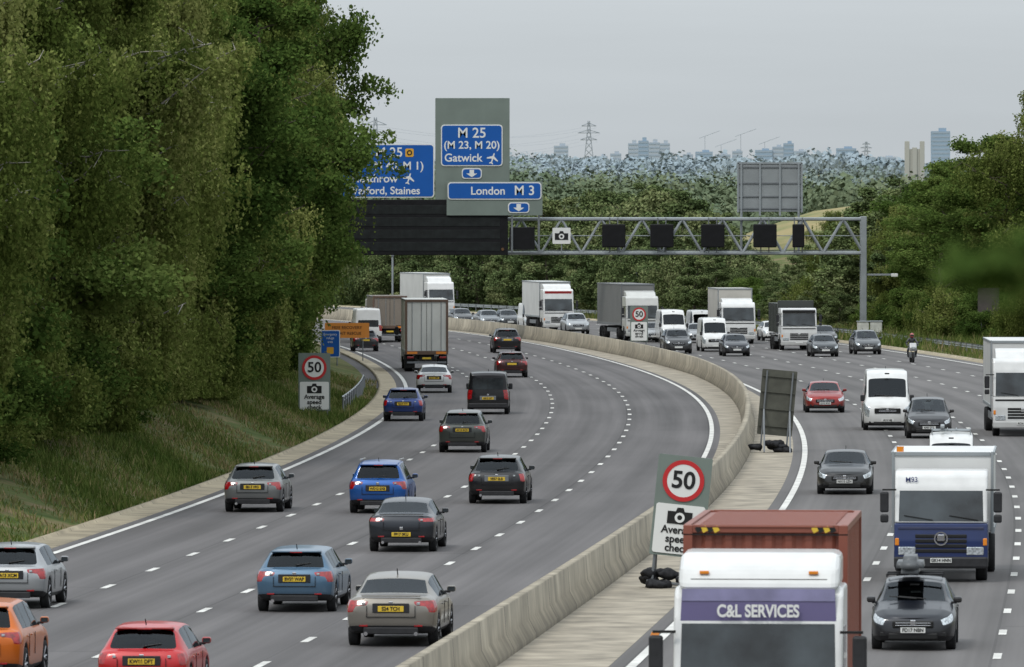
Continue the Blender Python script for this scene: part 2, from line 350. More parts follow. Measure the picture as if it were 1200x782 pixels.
# ---------------------------------------------------------------- car loft
K={
'hatch':dict(L=4.3,w=.89,zt=[(0,.97),(.14,1.0),(.20,1.02),(.62,1.40),(1.1,1.46),(2.0,1.48),(2.6,1.41),(3.30,1.02),(3.4,.99),(3.9,.88),(4.2,.77),(4.3,.70)],
  zs=[(0,.93),(.6,.98),(2.8,.94),(3.3,.91),(3.9,.80),(4.2,.70),(4.3,.63)],rg=(.20,.60),ws=(2.62,3.28),sg=[(.72,1.50),(1.60,2.55),(2.62,3.0)],tl=.2),
'saloon':dict(L=4.75,w=.92,zt=[(0,1.0),(.12,1.03),(.65,1.06),(1.25,1.36),(1.6,1.42),(2.4,1.45),(2.9,1.39),(3.6,1.0),(3.7,.98),(4.3,.88),(4.65,.77),(4.75,.68)],
  zs=[(0,.94),(.7,.98),(2.8,.94),(3.6,.90),(4.3,.79),(4.65,.69),(4.75,.62)],rg=(.68,1.22),ws=(2.92,3.58),sg=[(1.15,1.95),(2.05,2.85),(2.92,3.35)],tl=.3),
'estate':dict(L=4.8,w=.91,zt=[(0,1.0),(.12,1.03),(.18,1.05),(.52,1.40),(.9,1.45),(2.4,1.48),(2.9,1.41),(3.6,1.02),(3.7,1.0),(4.3,.90),(4.7,.78),(4.8,.68)],
  zs=[(0,.95),(.7,1.0),(2.8,.95),(3.6,.92),(4.3,.81),(4.7,.70),(4.8,.63)],rg=(.18,.50),ws=(2.92,3.58),sg=[(.65,1.25),(1.33,2.05),(2.15,2.85),(2.92,3.35)],tl=.2),
'suv':dict(L=4.5,w=.94,zt=[(0,1.1),(.12,1.13),(.18,1.15),(.48,1.57),(.9,1.64),(2.2,1.67),(2.75,1.59),(3.35,1.16),(3.45,1.12),(4.05,1.03),(4.38,.92),(4.5,.80)],
  zs=[(0,1.06),(.7,1.10),(2.8,1.07),(3.35,1.04),(4.05,.94),(4.38,.84),(4.5,.75)],rg=(.18,.46),ws=(2.77,3.33),sg=[(.62,1.15),(1.22,1.95),(2.05,2.70),(2.77,3.12)],tl=.2),
'mpv':dict(L=4.4,w=.91,zt=[(0,1.05),(.12,1.08),(.18,1.10),(.42,1.53),(.9,1.60),(2.0,1.63),(2.6,1.56),(3.5,1.05),(3.6,1.02),(4.0,.92),(4.3,.80),(4.4,.72)],
  zs=[(0,1.0),(.7,1.03),(2.8,.99),(3.5,.95),(4.0,.85),(4.3,.74),(4.4,.66)],rg=(.18,.40),ws=(2.62,3.46),sg=[(.6,1.2),(1.28,2.0),(2.08,2.58),(2.65,3.1)],tl=.2),
'minivan':dict(L=4.9,w=.96,zt=[(0,1.80),(.04,1.86),(.14,1.92),(.5,1.96),(3.2,1.96),(3.6,1.88),(4.25,1.24),(4.35,1.19),(4.65,1.08),(4.82,.98),(4.9,.86)],
  zs=[(0,1.12),(.5,1.16),(3.6,1.13),(4.25,1.12),(4.65,.98),(4.82,.90),(4.9,.80)],rg=None,ws=(3.62,4.23),sg=[(.4,1.3),(1.4,2.5),(2.62,3.55),(3.62,3.95)],tl=.12),
'van':dict(L=5.6,w=1.02,zt=[(0,2.40),(.04,2.48),(.14,2.52),(.5,2.55),(3.7,2.55),(4.1,2.46),(4.4,2.20),(5.0,1.40),(5.1,1.34),(5.35,1.20),(5.52,1.08),(5.6,.96)],
  zs=[(0,1.3),(.5,1.3),(4.4,1.28),(4.95,1.26),(5.35,1.10),(5.52,1.0),(5.6,.90)],rg=None,ws=(4.41,4.98),sg=[(3.5,4.28),(4.41,4.75)],tl=.12),
}
def car(kind,name,col,X,Y,away,plate_t=None,metal=.35,near=True,extras=(),dh=0,sc=1,tlmode=0):
    P=K[kind];L=P['L'];w=P['w'];tall=kind in('van','minivan')
    PT=paint(col,metal)
    wr_=.36 if kind in('suv','van','minivan') else .325
    yr,yf=(.82,L-.88) if not tall else (.95,L-.9)
    ra=wr_+.05
    if tall: wrf=[(0,.86),(.5,.86),(P['ws'][0],.84),(P['ws'][1],.86),(L,.7)]
    else:
        a,b=P['rg'];wrf=[(0,.82),(a,.82),(b,.70),(1.3,.70),(P['ws'][0],.70),(P['ws'][1],.82),(L,.72)]
    plan=[(0,.55),(.03,.82),(.10,.95),(.30,1.0),(L-.8,1.0),(L-.45,.985),(L-.17,.90),(L-.05,.72),(L,.45)]
    if tall: plan=[(0,.80),(.03,.93),(.10,.98),(.30,1.0),(L-.8,1.0),(L-.35,.985),(L-.14,.92),(L-.05,.76),(L,.48)]
    ks={y for y,_ in P['zt']}|{y for y,_ in P['zs']}|{y for y,_ in plan}|{P['tl']}
    for a,b in P['sg']: ks|={a,b}
    ks|=set(P['ws'])
    if P['rg']: ks|=set(P['rg'])
    arch=[]
    for yc in (yr,yf):
        for t in (-1.03,-1,-.86,-.5,0,.5,.86,1,1.03): arch.append(yc+t*ra)
    base=sorted(ks);out=[]
    for k_ in base:
        if any(abs(k_-a)<.03 for a in arch): continue
        if out and k_-out[-1]<.012: continue
        out.append(k_)
    ys=sorted(out+arch)
    I=lambda y,t:float(np.interp(y,[p[0] for p in t],[p[1] for p in t]))
    leanR=[.10,.08,.02,0,.03,.08,.10,.10,.10,.10];leanF=[-.14,-.12,-.02,0,-.015,-.05,-.08,-.08,-.07,-.06]
    if tall: leanR=[.05,.04,0,0,.01,.02,.05,.05,.05,.05]
    bm=bmesh.new();cl=bm.edges.layers.float.new('crease_edge');ST=[]
    for y in ys:
        W=w*I(y,plan);zt=I(y,P['zt']);zs=I(y,P['zs']);wr=W*I(y,wrf)
        zb=I(y,[(0,.34),(.5,.24),(L-.5,.2),(L,.24)])
        for yc in (yr,yf):
            d=abs(y-yc)
            if d<=ra*1.001: zb=wr_+math.sqrt(max(0,ra*ra-d*d))
        z4=zs-(.10 if y<.45 and not tall else .13);z2=zb+min(.10,(z4-zb)*.3);z3=max(zs-((.235 if y<.45 else .30) if not tall else .42),z2+(z4-z2)*.3)
        drop=min(.07,(zt-zs)*.35)
        rows=[(0,zb),(max(W-.12,.1),zb),(W-.03,z2),(W,z3),(W-.01,z4),(W-.06,zs),(wr,zt-drop),(wr*.92,zt-drop*.5),(wr*.5,zt-drop*.12),(0,zt)]
        pts=[]
        for jx,(x,z) in enumerate(rows):
            yy=y
            if y<.35: yy+=leanR[jx]*(1-y/.35)
            if y>L-.4: yy+=leanF[jx]*(1-(L-y)/.4)
            pts.append((x,yy-L/2,z))
        ST.append(pts)
    nr=10;RV=[];LV=[]
    for p in ST:
        r=[bm.verts.new(c) for c in p];l=[r[0]]+[bm.verts.new((-c[0],c[1],c[2])) for c in p[1:-1]]+[r[-1]]
        RV.append(r);LV.append(l)
    def mat(y,j):
        if j==0: return 5
        if j==1: return 2
        if tall:
            if j in(3,4) and y<P['tl']: return 3
        elif y<P['tl']:
            if j==4 and (y>.03 or tlmode!=1): return 3
            if j==3 and y>.03 and tlmode!=2: return 3
        if j==4 and y>L-.42 and y<L-.03: return 4
        if tall and j==3 and L-.35<y<L-.06: return 4
        if j==5:
            for a,b in P['sg']:
                if a<y<b: return 1
            if P['sg'][0][0]<y<P['sg'][-1][1]: return 2
        if j in(7,8):
            if P['ws'][0]<y<P['ws'][1]: return 1
            if P['rg'] and P['rg'][0]<y<P['rg'][1]: return 1
        return 0
    for i in range(len(ys)-1):
        ym=(ys[i]+ys[i+1])/2
        for j in range(nr-1):
            m_=mat(ym,j)
            f=bm.faces.new((RV[i][j],RV[i][j+1],RV[i+1][j+1],RV[i+1][j]));f.material_index=m_
            f=bm.faces.new((LV[i][j],LV[i+1][j],LV[i+1][j+1],LV[i][j+1]));f.material_index=m_
    for i in (0,len(ys)-1):
        for j in range(nr-1):
            vs=[RV[i][j],RV[i][j+1],LV[i][j+1],LV[i][j]];u=[]
            for v_ in vs:
                if v_ not in u:u.append(v_)
            f=bm.faces.new(u if i==0 else u[::-1]);f.material_index=2 if j<=1 else 0
    bmesh.ops.recalc_face_normals(bm,faces=bm.faces)
    for e in bm.edges:
        fm={f.material_index for f in e.link_faces}
        if len(fm)>1: e[cl]=.75
    for i in range(len(ys)-1):
        for V in (RV,LV):
            for j in (1,2):
                e=bm.edges.get((V[i][j],V[i+1][j]))
                if e:e[cl]=.8
            e=bm.edges.get((V[i][5],V[i+1][5]))
            if e and e[cl]<.35:e[cl]=.35
    m=float(M(Y));a=math.atan(m)
    dist=L/2
    px=X+m*dist;py=Y+dist
    root=empty(name,(px,py,0.0),(-a if away else math.pi-a)+dh);root.scale=(sc,sc,sc)
    o=from_bm('body_shell',bm,[PT,GLASS,TRIM,TAIL,HEAD,UNDER],root,smooth=True)
    md=o.modifiers.new('sub','SUBSURF');md.levels=2;md.render_levels=2
    for x in (-1,1):
        for yy in (yr,yf): wheel(x*(w-.115),yy-L/2,wr_,root)
    belt=I(1.5,P['zs']);rf=I(2,P['zt'])
    y0=P['ws'][1]-L/2;yR=-L/2
    iw=(w-.17)*2;b0=yR+.55
    box('interior_tub',(iw,y0-.15-b0,belt-.42),(0,(y0-.15+b0)/2,(belt-.08+.34)/2),INTR,root)
    box('dashboard',(iw,.35,.18),(0,y0-.32,belt-.05),INTR,root,.05)
    for yy in ((P['ws'][0]-L/2-.55),(P['ws'][0]-L/2-1.45)):
        for sx in (-1,1):
            box('seat',(.48,.16,.5),(sx*.36,yy,belt+.02),INTR,root,.06,rot=(.15,0,0));box('headrest',(.26,.10,.18),(sx*.36,yy-.05,min(belt+.36,rf-.2)),INTR,root,.04)
    my=P['ws'][0]-L/2+.42
    for sx in (-1,1):
        mw=.18;box('wing_mirror',(mw,.13,.13 if not tall else .28),(sx*(w+.02),my,belt+.07),PT if not tall else TRIM,root,.045,seg=3)
        box('mirror_stalk',(.12,.07,.05),(sx*(w-.06),my,belt+.01),TRIM,root,.01)
        box('mirror_glass',(.14,.01,.09),(sx*(w+.025),my-.067,belt+.07),DGLASS,root)
        for yy in P['sg'][:2]:
            box('door_handle',(.03,.17,.03),(sx*(w-.005),yy[0]-L/2+.12+.25,belt-.14),PT,root,.01)
            box('door_gap',(.012,.012,.45),(sx*(w-.004),yy[1]-L/2+.04,belt-.33),BLK,root)
    tail=yR
    if away:
        t=plate_t or rplate();pz=.78 if kind in('hatch','saloon','estate','mpv') else .9
        if tlmode==2: pz=.5
        if tall: pz=.75
        yp=tail-.012
        box('number_plate',(.52,.015,.115),(0,yp,pz),PLY,root,.004);
        if near: text('plate_text',t,.105,(0,yp-.010,pz),BLK,root,bold=.003,sx=.92)
        if pz>.6: box('plate_recess',(.74,.02,.19),(0,tail+.004,pz+.015),TRIM if not col==BLKc else GALVD,root,.01)
        box('bumper_seam',(w*1.08,.012,.014),(0,tail+.0,.615),BLK,root)
        box('hatch_seam_side',(.012,.012,.22),(w*.53,tail+.0,.73),BLK,root);box('hatch_seam_side',(.012,.012,.22),(-w*.53,tail+.0,.73),BLK,root)
        box('diffuser',(w*1.2,.05,.14),(0,tail+.03,.34),TRIM,root,.02)
        box('badge',(.09,.02,.08),(0,tail+.008,min(pz+.16,I(0,P['zs'])-.05)),CHROME,root,.03)
        for sx in (-1,1):
            box('reflector',(.17,.02,.035),(sx*w*.60,tail+.012,.44),TAIL,root,.005)
            box('reversing_lamp',(.07,.02,.05),(sx*w*.60,tail+.03,I(0,P['zs'])-.055 if not tall else 1.0),HEAD,root,.015)
        if kind in('saloon','estate','hatch'):
            for sx in ((-1,1) if kind=='saloon' else (-1,)):
                struts('exhaust',[((sx*w*.55,tail+.12,.28),(sx*w*.55,tail-.01,.28))],.04,CHROME,root,12)
        if P['rg'] and kind!='saloon':
            a_,b_=P['rg'];box('roof_spoiler',(w*1.28,.22,.04),(0,yR+b_+.02,I(b_,P['zt'])+.012),PT,root,.018)
            box('brake_light',(.28,.02,.025),(0,yR+b_-.095,I(b_,P['zt'])+.0),TAIL,root,.005)
            zr=I(a_,P['zt']);struts('rear_wiper',[((0,yR+a_+.05,zr+.04),(.35,yR+a_+.11,zr+.09))],.012,BLK,root,4)
        if kind=='saloon':
            box('boot_lip',(w*1.3,.05,.025),(0,yR+.10,1.035),PT,root,.01)
            box('parcel_shelf',(w*1.3,.5,.02),(0,yR+1.05,1.02),INTR,root)
        if tall:
            rrect('rear_window',w*1.45,.52,.08,.012,(0,tail+.018,1.42),DGLASS,root)
            box('door_seam',(.012,.01,1.2),(0,tail-.001,1.05),BLK,root)
            box('bumper',(w*1.85,.12,.22),(0,tail+.0,.42),TRIM,root,.04)
    else:
        F=L/2;t=plate_t or rplate();zn=I(L,P['zs'])
        box('grille',(.86 if not tall else 1.1,.06,.15 if not tall else .22),(0,F-.022,zn-.06),BLK,root,.03)
        for k_ in range(2): box('grille_bar',(.74,.02,.014),(0,F+.008,zn-.03-.05*k_),CHROME,root,.005)
        box('badge',(.11,.02,.10),(0,F+.012,zn-.02),CHROME,root,.04)
        box('number_plate',(.52,.015,.115),(0,F+.012,.45),PLW,root,.004)
        if near: text('plate_text',t,.105,(0,F+.022,.45),BLK,root,rot=(math.pi/2,0,math.pi),bold=.003,sx=.92)
        box('lower_intake',(w*1.15,.06,.14),(0,F-.045,.32),BLK,root,.03)
        for sx in (-1,1):
            box('fog_lamp',(.20,.08,.10),(sx*w*.66,F-.10,.36),BLK,root,.02)
            c=I(P['ws'][1],P['zt']);struts('wiper',[((sx*.1-.15,y0+.03,c+.03),(sx*.1+.42,y0-.05,c+.075))],.012,BLK,root,4)
        box('rear_view_mirror',(.2,.03,.06),(0,P['ws'][0]-L/2+.12,rf-.16),BLK,root,.02)
    for ex in extras:
        if ex=='rails':
            for sx in (-1,1): struts('roof_rail',[((sx*w*.66,yR+.7,rf+.02),(sx*w*.66,yR+2.7,rf+.0))],.022,CHROME,root,8)
        if ex=='box':
            for yy in (-.3,.5): struts('roof_bar',[((-w*.66,yy,rf+.0),(-w*.66,yy,rf+.08)),((-w*.66,yy,rf+.07),(w*.66,yy,rf+.07)),((w*.66,yy,rf+.07),(w*.66,yy,rf+.0))],.02,TRIM,root,6)
            bm2=bmesh.new();bmesh.ops.create_cube(bm2,size=1)
            for v_ in bm2.verts:
                k_=.82 if v_.co.z>0 else 1;v_.co=Vector((v_.co.x*.62*k_,v_.co.y*1.9*k_,v_.co.z*.36))
            bmesh.ops.bevel(bm2,geom=list(bm2.edges),offset=.12,segments=4,affect='EDGES')
            from_bm('roof_box',bm2,pm('roof_box',(.09,.095,.10),rough=.4,nscale=2,namt=.1,spec=.3),root,smooth=True,loc=(.1,.1,rf+.27))
        if ex=='rack':
            sg=[]
            for yy in (-1.0,-.3,.4,1.0): sg.append(((-w*.75,yy,rf+.12),(w*.75,yy,rf+.12)))
            for sx in (-.75,-.2,.15,.75): sg.append(((sx*w,-1.3,rf+.16),(sx*w,1.2,rf+.16)))
            for sx in(-.75,.75):
                for yy in(-1,1):sg.append(((sx*w,yy,rf-.05),(sx*w,yy,rf+.16)))
            struts('roof_rack',sg,.022,GALV,root,6)
            box('ladder_tube',(.16,2.2,.12),(.35,0,rf+.26),GALV,root,.03)
    struts('aerial',[((0,yR+(P['rg'][1] if P['rg'] and kind!='saloon' else 1.4)+.15,rf-.03),(0,yR+(P['rg'][1] if P['rg'] and kind!='saloon' else 1.4)+.02,rf+.09))],.012,BLK,root,5)
    return root
# ---------------------------------------------------------------- lorries
def corrug(name,w,l,z0,z1,yc,mat,parent):
    per=.28;d=.045
    def edge(n,L_):
        pts=[];k=int(L_/per)
        for i_ in range(k):
            t=i_*L_/k;pp=L_/k
            pts+=[(t,0),(t+pp*.3,0),(t+pp*.5,d),(t+pp*.8,d)]
        pts.append((L_,0));return pts
    P=[]
    for t,q in edge(0,w): P.append((-w/2+t,yc-l/2+q))
    for t,q in edge(0,l)[1:]: P.append((w/2-q,yc-l/2+t))
    for t,q in edge(0,w)[1:]: P.append((w/2-t,yc+l/2-q))
    for t,q in edge(0,l)[1:-1]: P.append((-w/2+q,yc+l/2-t))
    bm=bmesh.new();A=[bm.verts.new((x,y_,z0)) for x,y_ in P];B=[bm.verts.new((x,y_,z1)) for x,y_ in P];n_=len(P)
    for i_ in range(n_): bm.faces.new((A[i_],A[(i_+1)%n_],B[(i_+1)%n_],B[i_]))
    bm.faces.new(B);bmesh.ops.recalc_face_normals(bm,faces=bm.faces)
    return from_bm(name,bm,mat,parent)
def lorry(name,X,Y,away,cab,body,L=9.5,cabH=3.1,bodyH=3.9,body_kind='box',fair=0,visor=None,lower=None,grille='dark',detail=True,bodyW=2.5,dh=0,stripe=None,cabW=2.46,zb=1.62,zw=None):
    m=float(M(Y));a=math.atan(m);root=empty(name,(X+m*L/2,Y+L/2,0),(-a if away else math.pi-a)+dh)
    F=L/2;PC=paint(cab,.0);PL=paint(lower,.1) if lower else PC
    zw=zw or min(2.62,cabH-.35)
    cabL=2.1
    prof('cab_lower',[(F-.10,.42),(F-.0,.50),(F-.0,zb-.42),(F-.05,zb),(F-cabL,zb),(F-cabL,.75),(F-1.9,.75),(F-1.75,1.08),(F-1.0,1.08),(F-.85,.8),(F-.82,.42)],cabW,PL,root,.035)
    prof('cab_upper',[(F-.05,zb+.002),(F-.28,zw+.08),(F-.42,max(cabH-.12,zw+.15)),(F-.62,cabH),(F-cabL,cabH),(F-cabL,zb+.002)],cabW-.02,PC,root,.06)
    def fy(z): return F-.05-(z-zb)*(.23/(zw+.08-zb))
    z0,z1=zb+.05,zw;hw=cabW/2-.11
    plate('windscreen',[(-hw,fy(z0)+.004,z0),(hw,fy(z0)+.004,z0),(hw-.02,fy(z1)+.004,z1),(-hw+.02,fy(z1)+.004,z1)],.012,DGLASS,root)
    for sx in (-1,1):
        plate('wiper',[(sx*.55-.35,fy(z0)+.03,z0+.02),(sx*.55+.35,fy(z0+.1)+.03,z0+.13),(sx*.55+.35,fy(z0+.1)+.03,z0+.15),(sx*.55-.35,fy(z0)+.03,z0+.04)],.01,BLK,root)
        x=sx*(cabW/2-.004)
        plate('side_window',[(x,F-.35,zb+.1),(x,F-1.35,zb+.1),(x,F-1.35,zw-.05),(x,F-.5,zw-.05)],.014*sx*1,DGLASS,root)
        mz=(zb+zw)/2
        box('mirror_arm',(.34,.04,.04),(sx*(cabW/2+.12),F-.12,mz+.42),BLK,root)
        box('wing_mirror',(.21,.12,.50),(sx*(cabW/2+.24),F-.10,mz+.12),TRIM,root,.04)
        box('wide_mirror',(.20,.12,.20),(sx*(cabW/2+.24),F-.10,mz-.28),TRIM,root,.04)
        box('headlight',(.42,.05,.20),(sx*(cabW/2-.31),F-.002,.78),HEAD,root,.03)
        box('indicator',(.10,.05,.18),(sx*(cabW/2-.07),F-.004,1.0),AMBER,root,.02)
        box('fog_lamp',(.26,.04,.12),(sx*.88,F+.0,.56),HEAD,root,.03)
        box('cab_step',(.12,.6,.3),(sx*(cabW/2-.05),F-.5,.62),TRIM,root,.03)
    box('bumper',(cabW+.01,.30,.30),(0,F-.12,.50),PL if not lower else TRIM,root,.06)
    for k_ in range(4): box('grille_slat',(1.25,.04,.085),(0,F+.0,.78+k_*.12),BLK if grille=='dark' else GALVD,root,.015)
    box('scuttle_panel',(cabW-.2,.03,.07),(0,F-.03,zb-.12),BLK if lower is None else PL,root,.01)
    box('badge',(.18,.03,.16),(0,F+.03,1.10),CHROME,root,.06)
    box('number_plate',(.52,.015,.115),(0,F+.045,.55),PLW,root,.004)
    if detail: text('plate_text',rplate(),.105,(0,F+.056,.55),BLK,root,rot=(math.pi/2,0,math.pi),bold=.003,sx=.92)
    if visor: box('sun_visor',(cabW-.2,.16,.2),(0,F-.2,zw+.14),pm('visor_%.2f'%visor[0],visor,rough=.3),root,.04,rot=(-.4,0,0))
    if fair:
        prof('wind_deflector',[(F-.75,cabH-.02),(F-1.1,cabH+fair*.7),(F-1.7,cabH+fair),(F-2.05,cabH+fair),(F-2.05,cabH-.02)],cabW-.25,PC,root,.06)
    box('chassis',(.9,L-1.0,.3),(0,-.4,.85),UNDER,root)
    for sx in (-1,1):
        wheel(sx*(cabW/2-.17),F-1.38,.5,root,1.35)
        for yy in ([-F+1.6] if L<8 else [-F+1.5,-F+2.9]+([F-4.2] if L>12 else [])): wheel(sx*1.02,yy,.5,root,2.2)
        if not (L<8): box('side_guard',(.04,L*.35,.3),(sx*1.15,-.2,.75),GALVD,root,.01)
    bl=L-cabL-.35;yc=-F+bl/2
    PB=pm('body_%.2f_%.2f_%.2f'%body,body,rough=.45,nscale=.7,namt=.1,spec=.3)
    if body_kind in('box','curtain'):
        box('cargo_box',(bodyW,bl,bodyH-1.15),(0,yc,(bodyH+1.15)/2),PB,root,.03)
        fm=GALV if body_kind=='box' else GALVD
        ff=.07
        for sx in (-1,1):
            for ye in (-F-.012,-F+bl+.012): box('corner_post',(ff,.05,bodyH-1.1),(sx*(bodyW/2-ff/2+.006),ye,(bodyH+1.12)/2),fm,root,.01)
            box('top_rail',(.05,bl,.08),(sx*(bodyW/2+.004),yc,bodyH-.04),fm,root,.01)
            box('side_rail',(.05,bl,.14),(sx*(bodyW/2+.004),yc,1.2),fm,root,.01)
            if body_kind=='curtain':
                for k_ in range(int(bl/.6)): box('curtain_strap',(.012,.05,bodyH-1.4),(sx*(bodyW/2+.008),-F+.3+k_*.6,(bodyH+1.2)/2),GALVD,root)
        for ye in (-F-.014,-F+bl+.014):
            box('header_rail',(bodyW-.15,.05,.10),(0,ye,bodyH-.05),fm,root,.01)
        if away:
            DR=pm('door_brown',(.10,.06,.04),rough=.5)
            box('door_seam',(.02,.02,bodyH-1.3),(0,-F-.008,(bodyH+1.15)/2),BLK,root)
            for xx in (-.85,-.3,.3,.85): struts('door_bar',[((xx,-F-.03,1.2),(xx,-F-.03,bodyH-.1))],.018,GALV,root,6)
            box('door_frame_lower',(bodyW,.08,.22),(0,-F-.01,1.12),DR,root,.01)
            for sx in (-1,1):
                box('door_frame',(.13,.06,bodyH-1.15),(sx*(bodyW/2-.05),-F-.03,(bodyH+1.15)/2),DR,root,.01)
                box('tail_light',(.4,.05,.12),(sx*.95,-F-.02,.85),TAIL,root,.02);box('mudflap',(.55,.02,.55),(sx*.95,-F+.6,.5),BLK,root)
            box('door_frame_top',(bodyW,.06,.14),(0,-F-.032,bodyH-.08),DR,root,.01)
            box('underrun_bar',(2.3,.1,.12),(0,-F+.1,.55),GALVD,root,.02);box('number_plate',(.52,.015,.115),(0,-F-.03,.80),PLY,root)
            box('marker_board_a',(.6,.02,.14),(-.85,-F-.06,1.12),AMBER,root);box('marker_board_b',(.6,.02,.14),(.85,-F-.06,1.12),AMBER,root)
            for sx in(-1,1): struts('mudguard',[((sx*1.0,-F+1.0,1.0),(sx*1.0,-F+1.01,.3))],.03,BLK,root,4)
    elif body_kind=='container':
        bl=6.06;yc=F-cabL-.45-bl/2;W=2.44
        corrug('container_walls',W-.04,bl-.1,1.35,bodyH-.03,yc,PB,root)
        for sx in (-1,1):
            for ye in (yc-bl/2+.06,yc+bl/2-.06): box('corner_post',(.14,.14,bodyH-1.3),(sx*(W/2-.06),ye,(bodyH+1.3)/2),PB,root,.01)
            box('top_rail',(.10,bl-.26,.10),(sx*(W/2-.04),yc,bodyH-.045),PB,root,.01);box('bottom_rail',(.10,bl-.26,.14),(sx*(W/2-.04),yc,1.37),PB,root,.01)
        for ye in (yc-bl/2+.05,yc+bl/2-.05): box('end_rail',(W-.26,.10,.12),(0,ye,bodyH-.055),PB,root,.01)
        for sx in (-1,1):
            for k_ in range(4): box('hazard_yellow' if k_%2 else 'hazard_black',(.085,.012,.085),(sx*(W/2-.22)-sx*k_*.087,yc+bl/2+.008,bodyH-.06),PLY if k_%2 else BLK,root,rot=(0,.5,0))
        for k_ in range(int(bl/.4)): box('roof_rib',(W-.4,.16,.02),(0,yc-bl/2+.4+k_*.4,bodyH-.022),PB,root,.006)
        box('rain_gap',(W+.02,.012,.02),(0,yc+bl/2+.004,bodyH-.14),BLK,root)
    elif body_kind=='tipper':
        prof('tipper_body',[(-F,1.2),(-F-.15,bodyH-.2),(F-2.7,bodyH-.2),(F-2.5,bodyH),(F-2.2,bodyH),(F-2.5,1.2)],2.45,PB,root,.03)
        for k_ in range(6):
            for sx in (-1,1): box('tipper_rib',(.07,.1,bodyH-1.4),(sx*1.25,-F+.5+k_*(L-3.6)/5,(bodyH+1.0)/2),PB,root,.01)
    if stripe: box('name_board',(cabW-.3,.03,.3),(0,F-.36,cabH-.3),pm('name_board',stripe,rough=.4),root,.01,rot=(-.35,0,0))
    return root
# ---------------------------------------------------------------- vehicles : leaving (seen from behind)
SIL=(.27,.28,.29);GRY=(.12,.125,.13);DGR=(.03,.032,.035);BLKc=(.008,.008,.010);BLUE=(.006,.07,.27);LBL=(.06,.12,.19);RED=(.38,.004,.007);ORG=(.48,.11,.008);WH=(.56,.56,.55);NAVY=(.010,.022,.09)
car('hatch','hatchback_car',SIL,-11.45,174,True,'YA63 XCM',sc=1.0)
car('suv','suv_car',ORG,-10.2,145.5,True,'LM15 HKU',sc=.95)
car('hatch','hatchback_car',RED,-6.8,140.5,True,'KW66 DFT',metal=.1,sc=.95,tlmode=1)
car('estate','estate_car',LBL,-4.9,172.5,True,'BV59 WAP',sc=.98)
car('saloon','saloon_car',(.18,.165,.145),-2.5,158.6,True,'S24 TCH',sc=1.03)
car('saloon','saloon_car',(.014,.017,.024),-2.95,204,True,'FP67 0KU',sc=.98,tlmode=2)
car('hatch','hatchback_car',BLKc,-.48,239,True,'VE57 0LB',sc=1.02,tlmode=1)
car('mpv','mpv_car',BLUE,-4.05,231,True,'WD12 0XB',sc=.98,extras=('rails',))
car('hatch','hatchback_car',(.14,.145,.145),-7.85,232,True,'SB13 VFG')
car('suv','suv_car',(.04,.045,.04),-1.9,292,True,'AV10 RCD',sc=.97)
car('minivan','passenger_van',BLKc,-1.1,350,True,'HB65 DST')
car('hatch','hatchback_car',(.008,.03,.14),-4.8,338,True,'RK14 YVV',tlmode=1)
car('saloon','saloon_car',WH,-4.0,394,True,'GU11 XPR',metal=0)
car('estate','estate_car',(.05,.01,.01),0.0,433,True,near=False)
car('suv','suv_car',BLKc,-.3,514,True,near=False)
lorry('box_lorry',-5.0,450,True,WH,(.50,.50,.47),L=12,bodyH=4.25,detail=False)
lorry('box_lorry',-8.9,560,True,WH,(.20,.17,.14),L=9,bodyH=3.4,detail=False)
car('van','van',WH,-10.4,556,True,near=False,metal=0)
car('hatch','hatchback_car',DGR,-9.9,520,True,near=False)
# ---------------------------------------------------------------- vehicles : approaching
car('hatch','hatchback_car',(.006,.008,.014),8.2,157,False,'FD17 NBN',extras=('box',),sc=.98)
car('saloon','saloon_car',(.010,.011,.013),10.7,247,False,'NX15 LZN',sc=.98)
car('saloon','saloon_car',(.22,.008,.006),14.4,353,False,'LD12 RCO')
car('van','van',WH,15.8,323,False,'LR65 NBJ',metal=0)
car('mpv','mpv_car',(.014,.014,.017),16.9,311,False,'KP57 ZKL',sc=1.02)
car('van','van',WH,13.9,243,False,metal=0,extras=('rack',),sc=.80)
car('suv','suv_car',(.04,.042,.045),11.1,511,False,near=False)
car('van','van',WH,13.8,519,False,near=False,metal=0,sc=.9)
car('hatch','hatchback_car',(.015,.017,.024),14.7,501,False,near=False)
car('hatch','hatchback_car',(.03,.035,.04),20.4,499,False,near=False)
car('mpv','mpv_car',(.06,.065,.07),23.6,508,False,near=False)
car('hatch','hatchback_car',WH,19.4,566,False,near=False,metal=0)
car('van','van',WH,11.8,556,False,near=False,metal=0,sc=.95)
car('van','van',WH,14.4,575,False,near=False,metal=0,sc=.85)
car('hatch','hatchback_car',SIL,10.4,560,False,near=False)
car('saloon','saloon_car',SIL,13.6,556,False,near=False)
car('saloon','saloon_car',(.05,.05,.05),22.3,545,False,near=False)
car('van','van',WH,1.95,624,False,near=False,metal=0,sc=.85)
car('hatch','hatchback_car',(.04,.045,.05),-.1,640,False,near=False)
car('saloon','saloon_car',(.13,.14,.15),-1.7,640,False,near=False)
car('hatch','hatchback_car',DGR,-4.0,650,False,near=False)
car('suv','suv_car',SIL,5.2,600,False,near=False)
cl=lorry('container_lorry',3.58,112,False,WH,(.20,.064,.043),L=9.6,cabH=3.45,bodyH=4.27,body_kind='container',fair=0,cabW=2.5,zb=1.85,zw=2.92)
F=4.8
board=pm('purple_board',(.085,.07,.16),rough=.4,nscale=1,namt=.1)
prof('roof_pod',[(F-.34,3.40),(F-.55,3.74),(F-.95,3.93),(F-2.05,3.95),(F-2.05,3.40)],2.36,paint(WH,0),cl,.12)
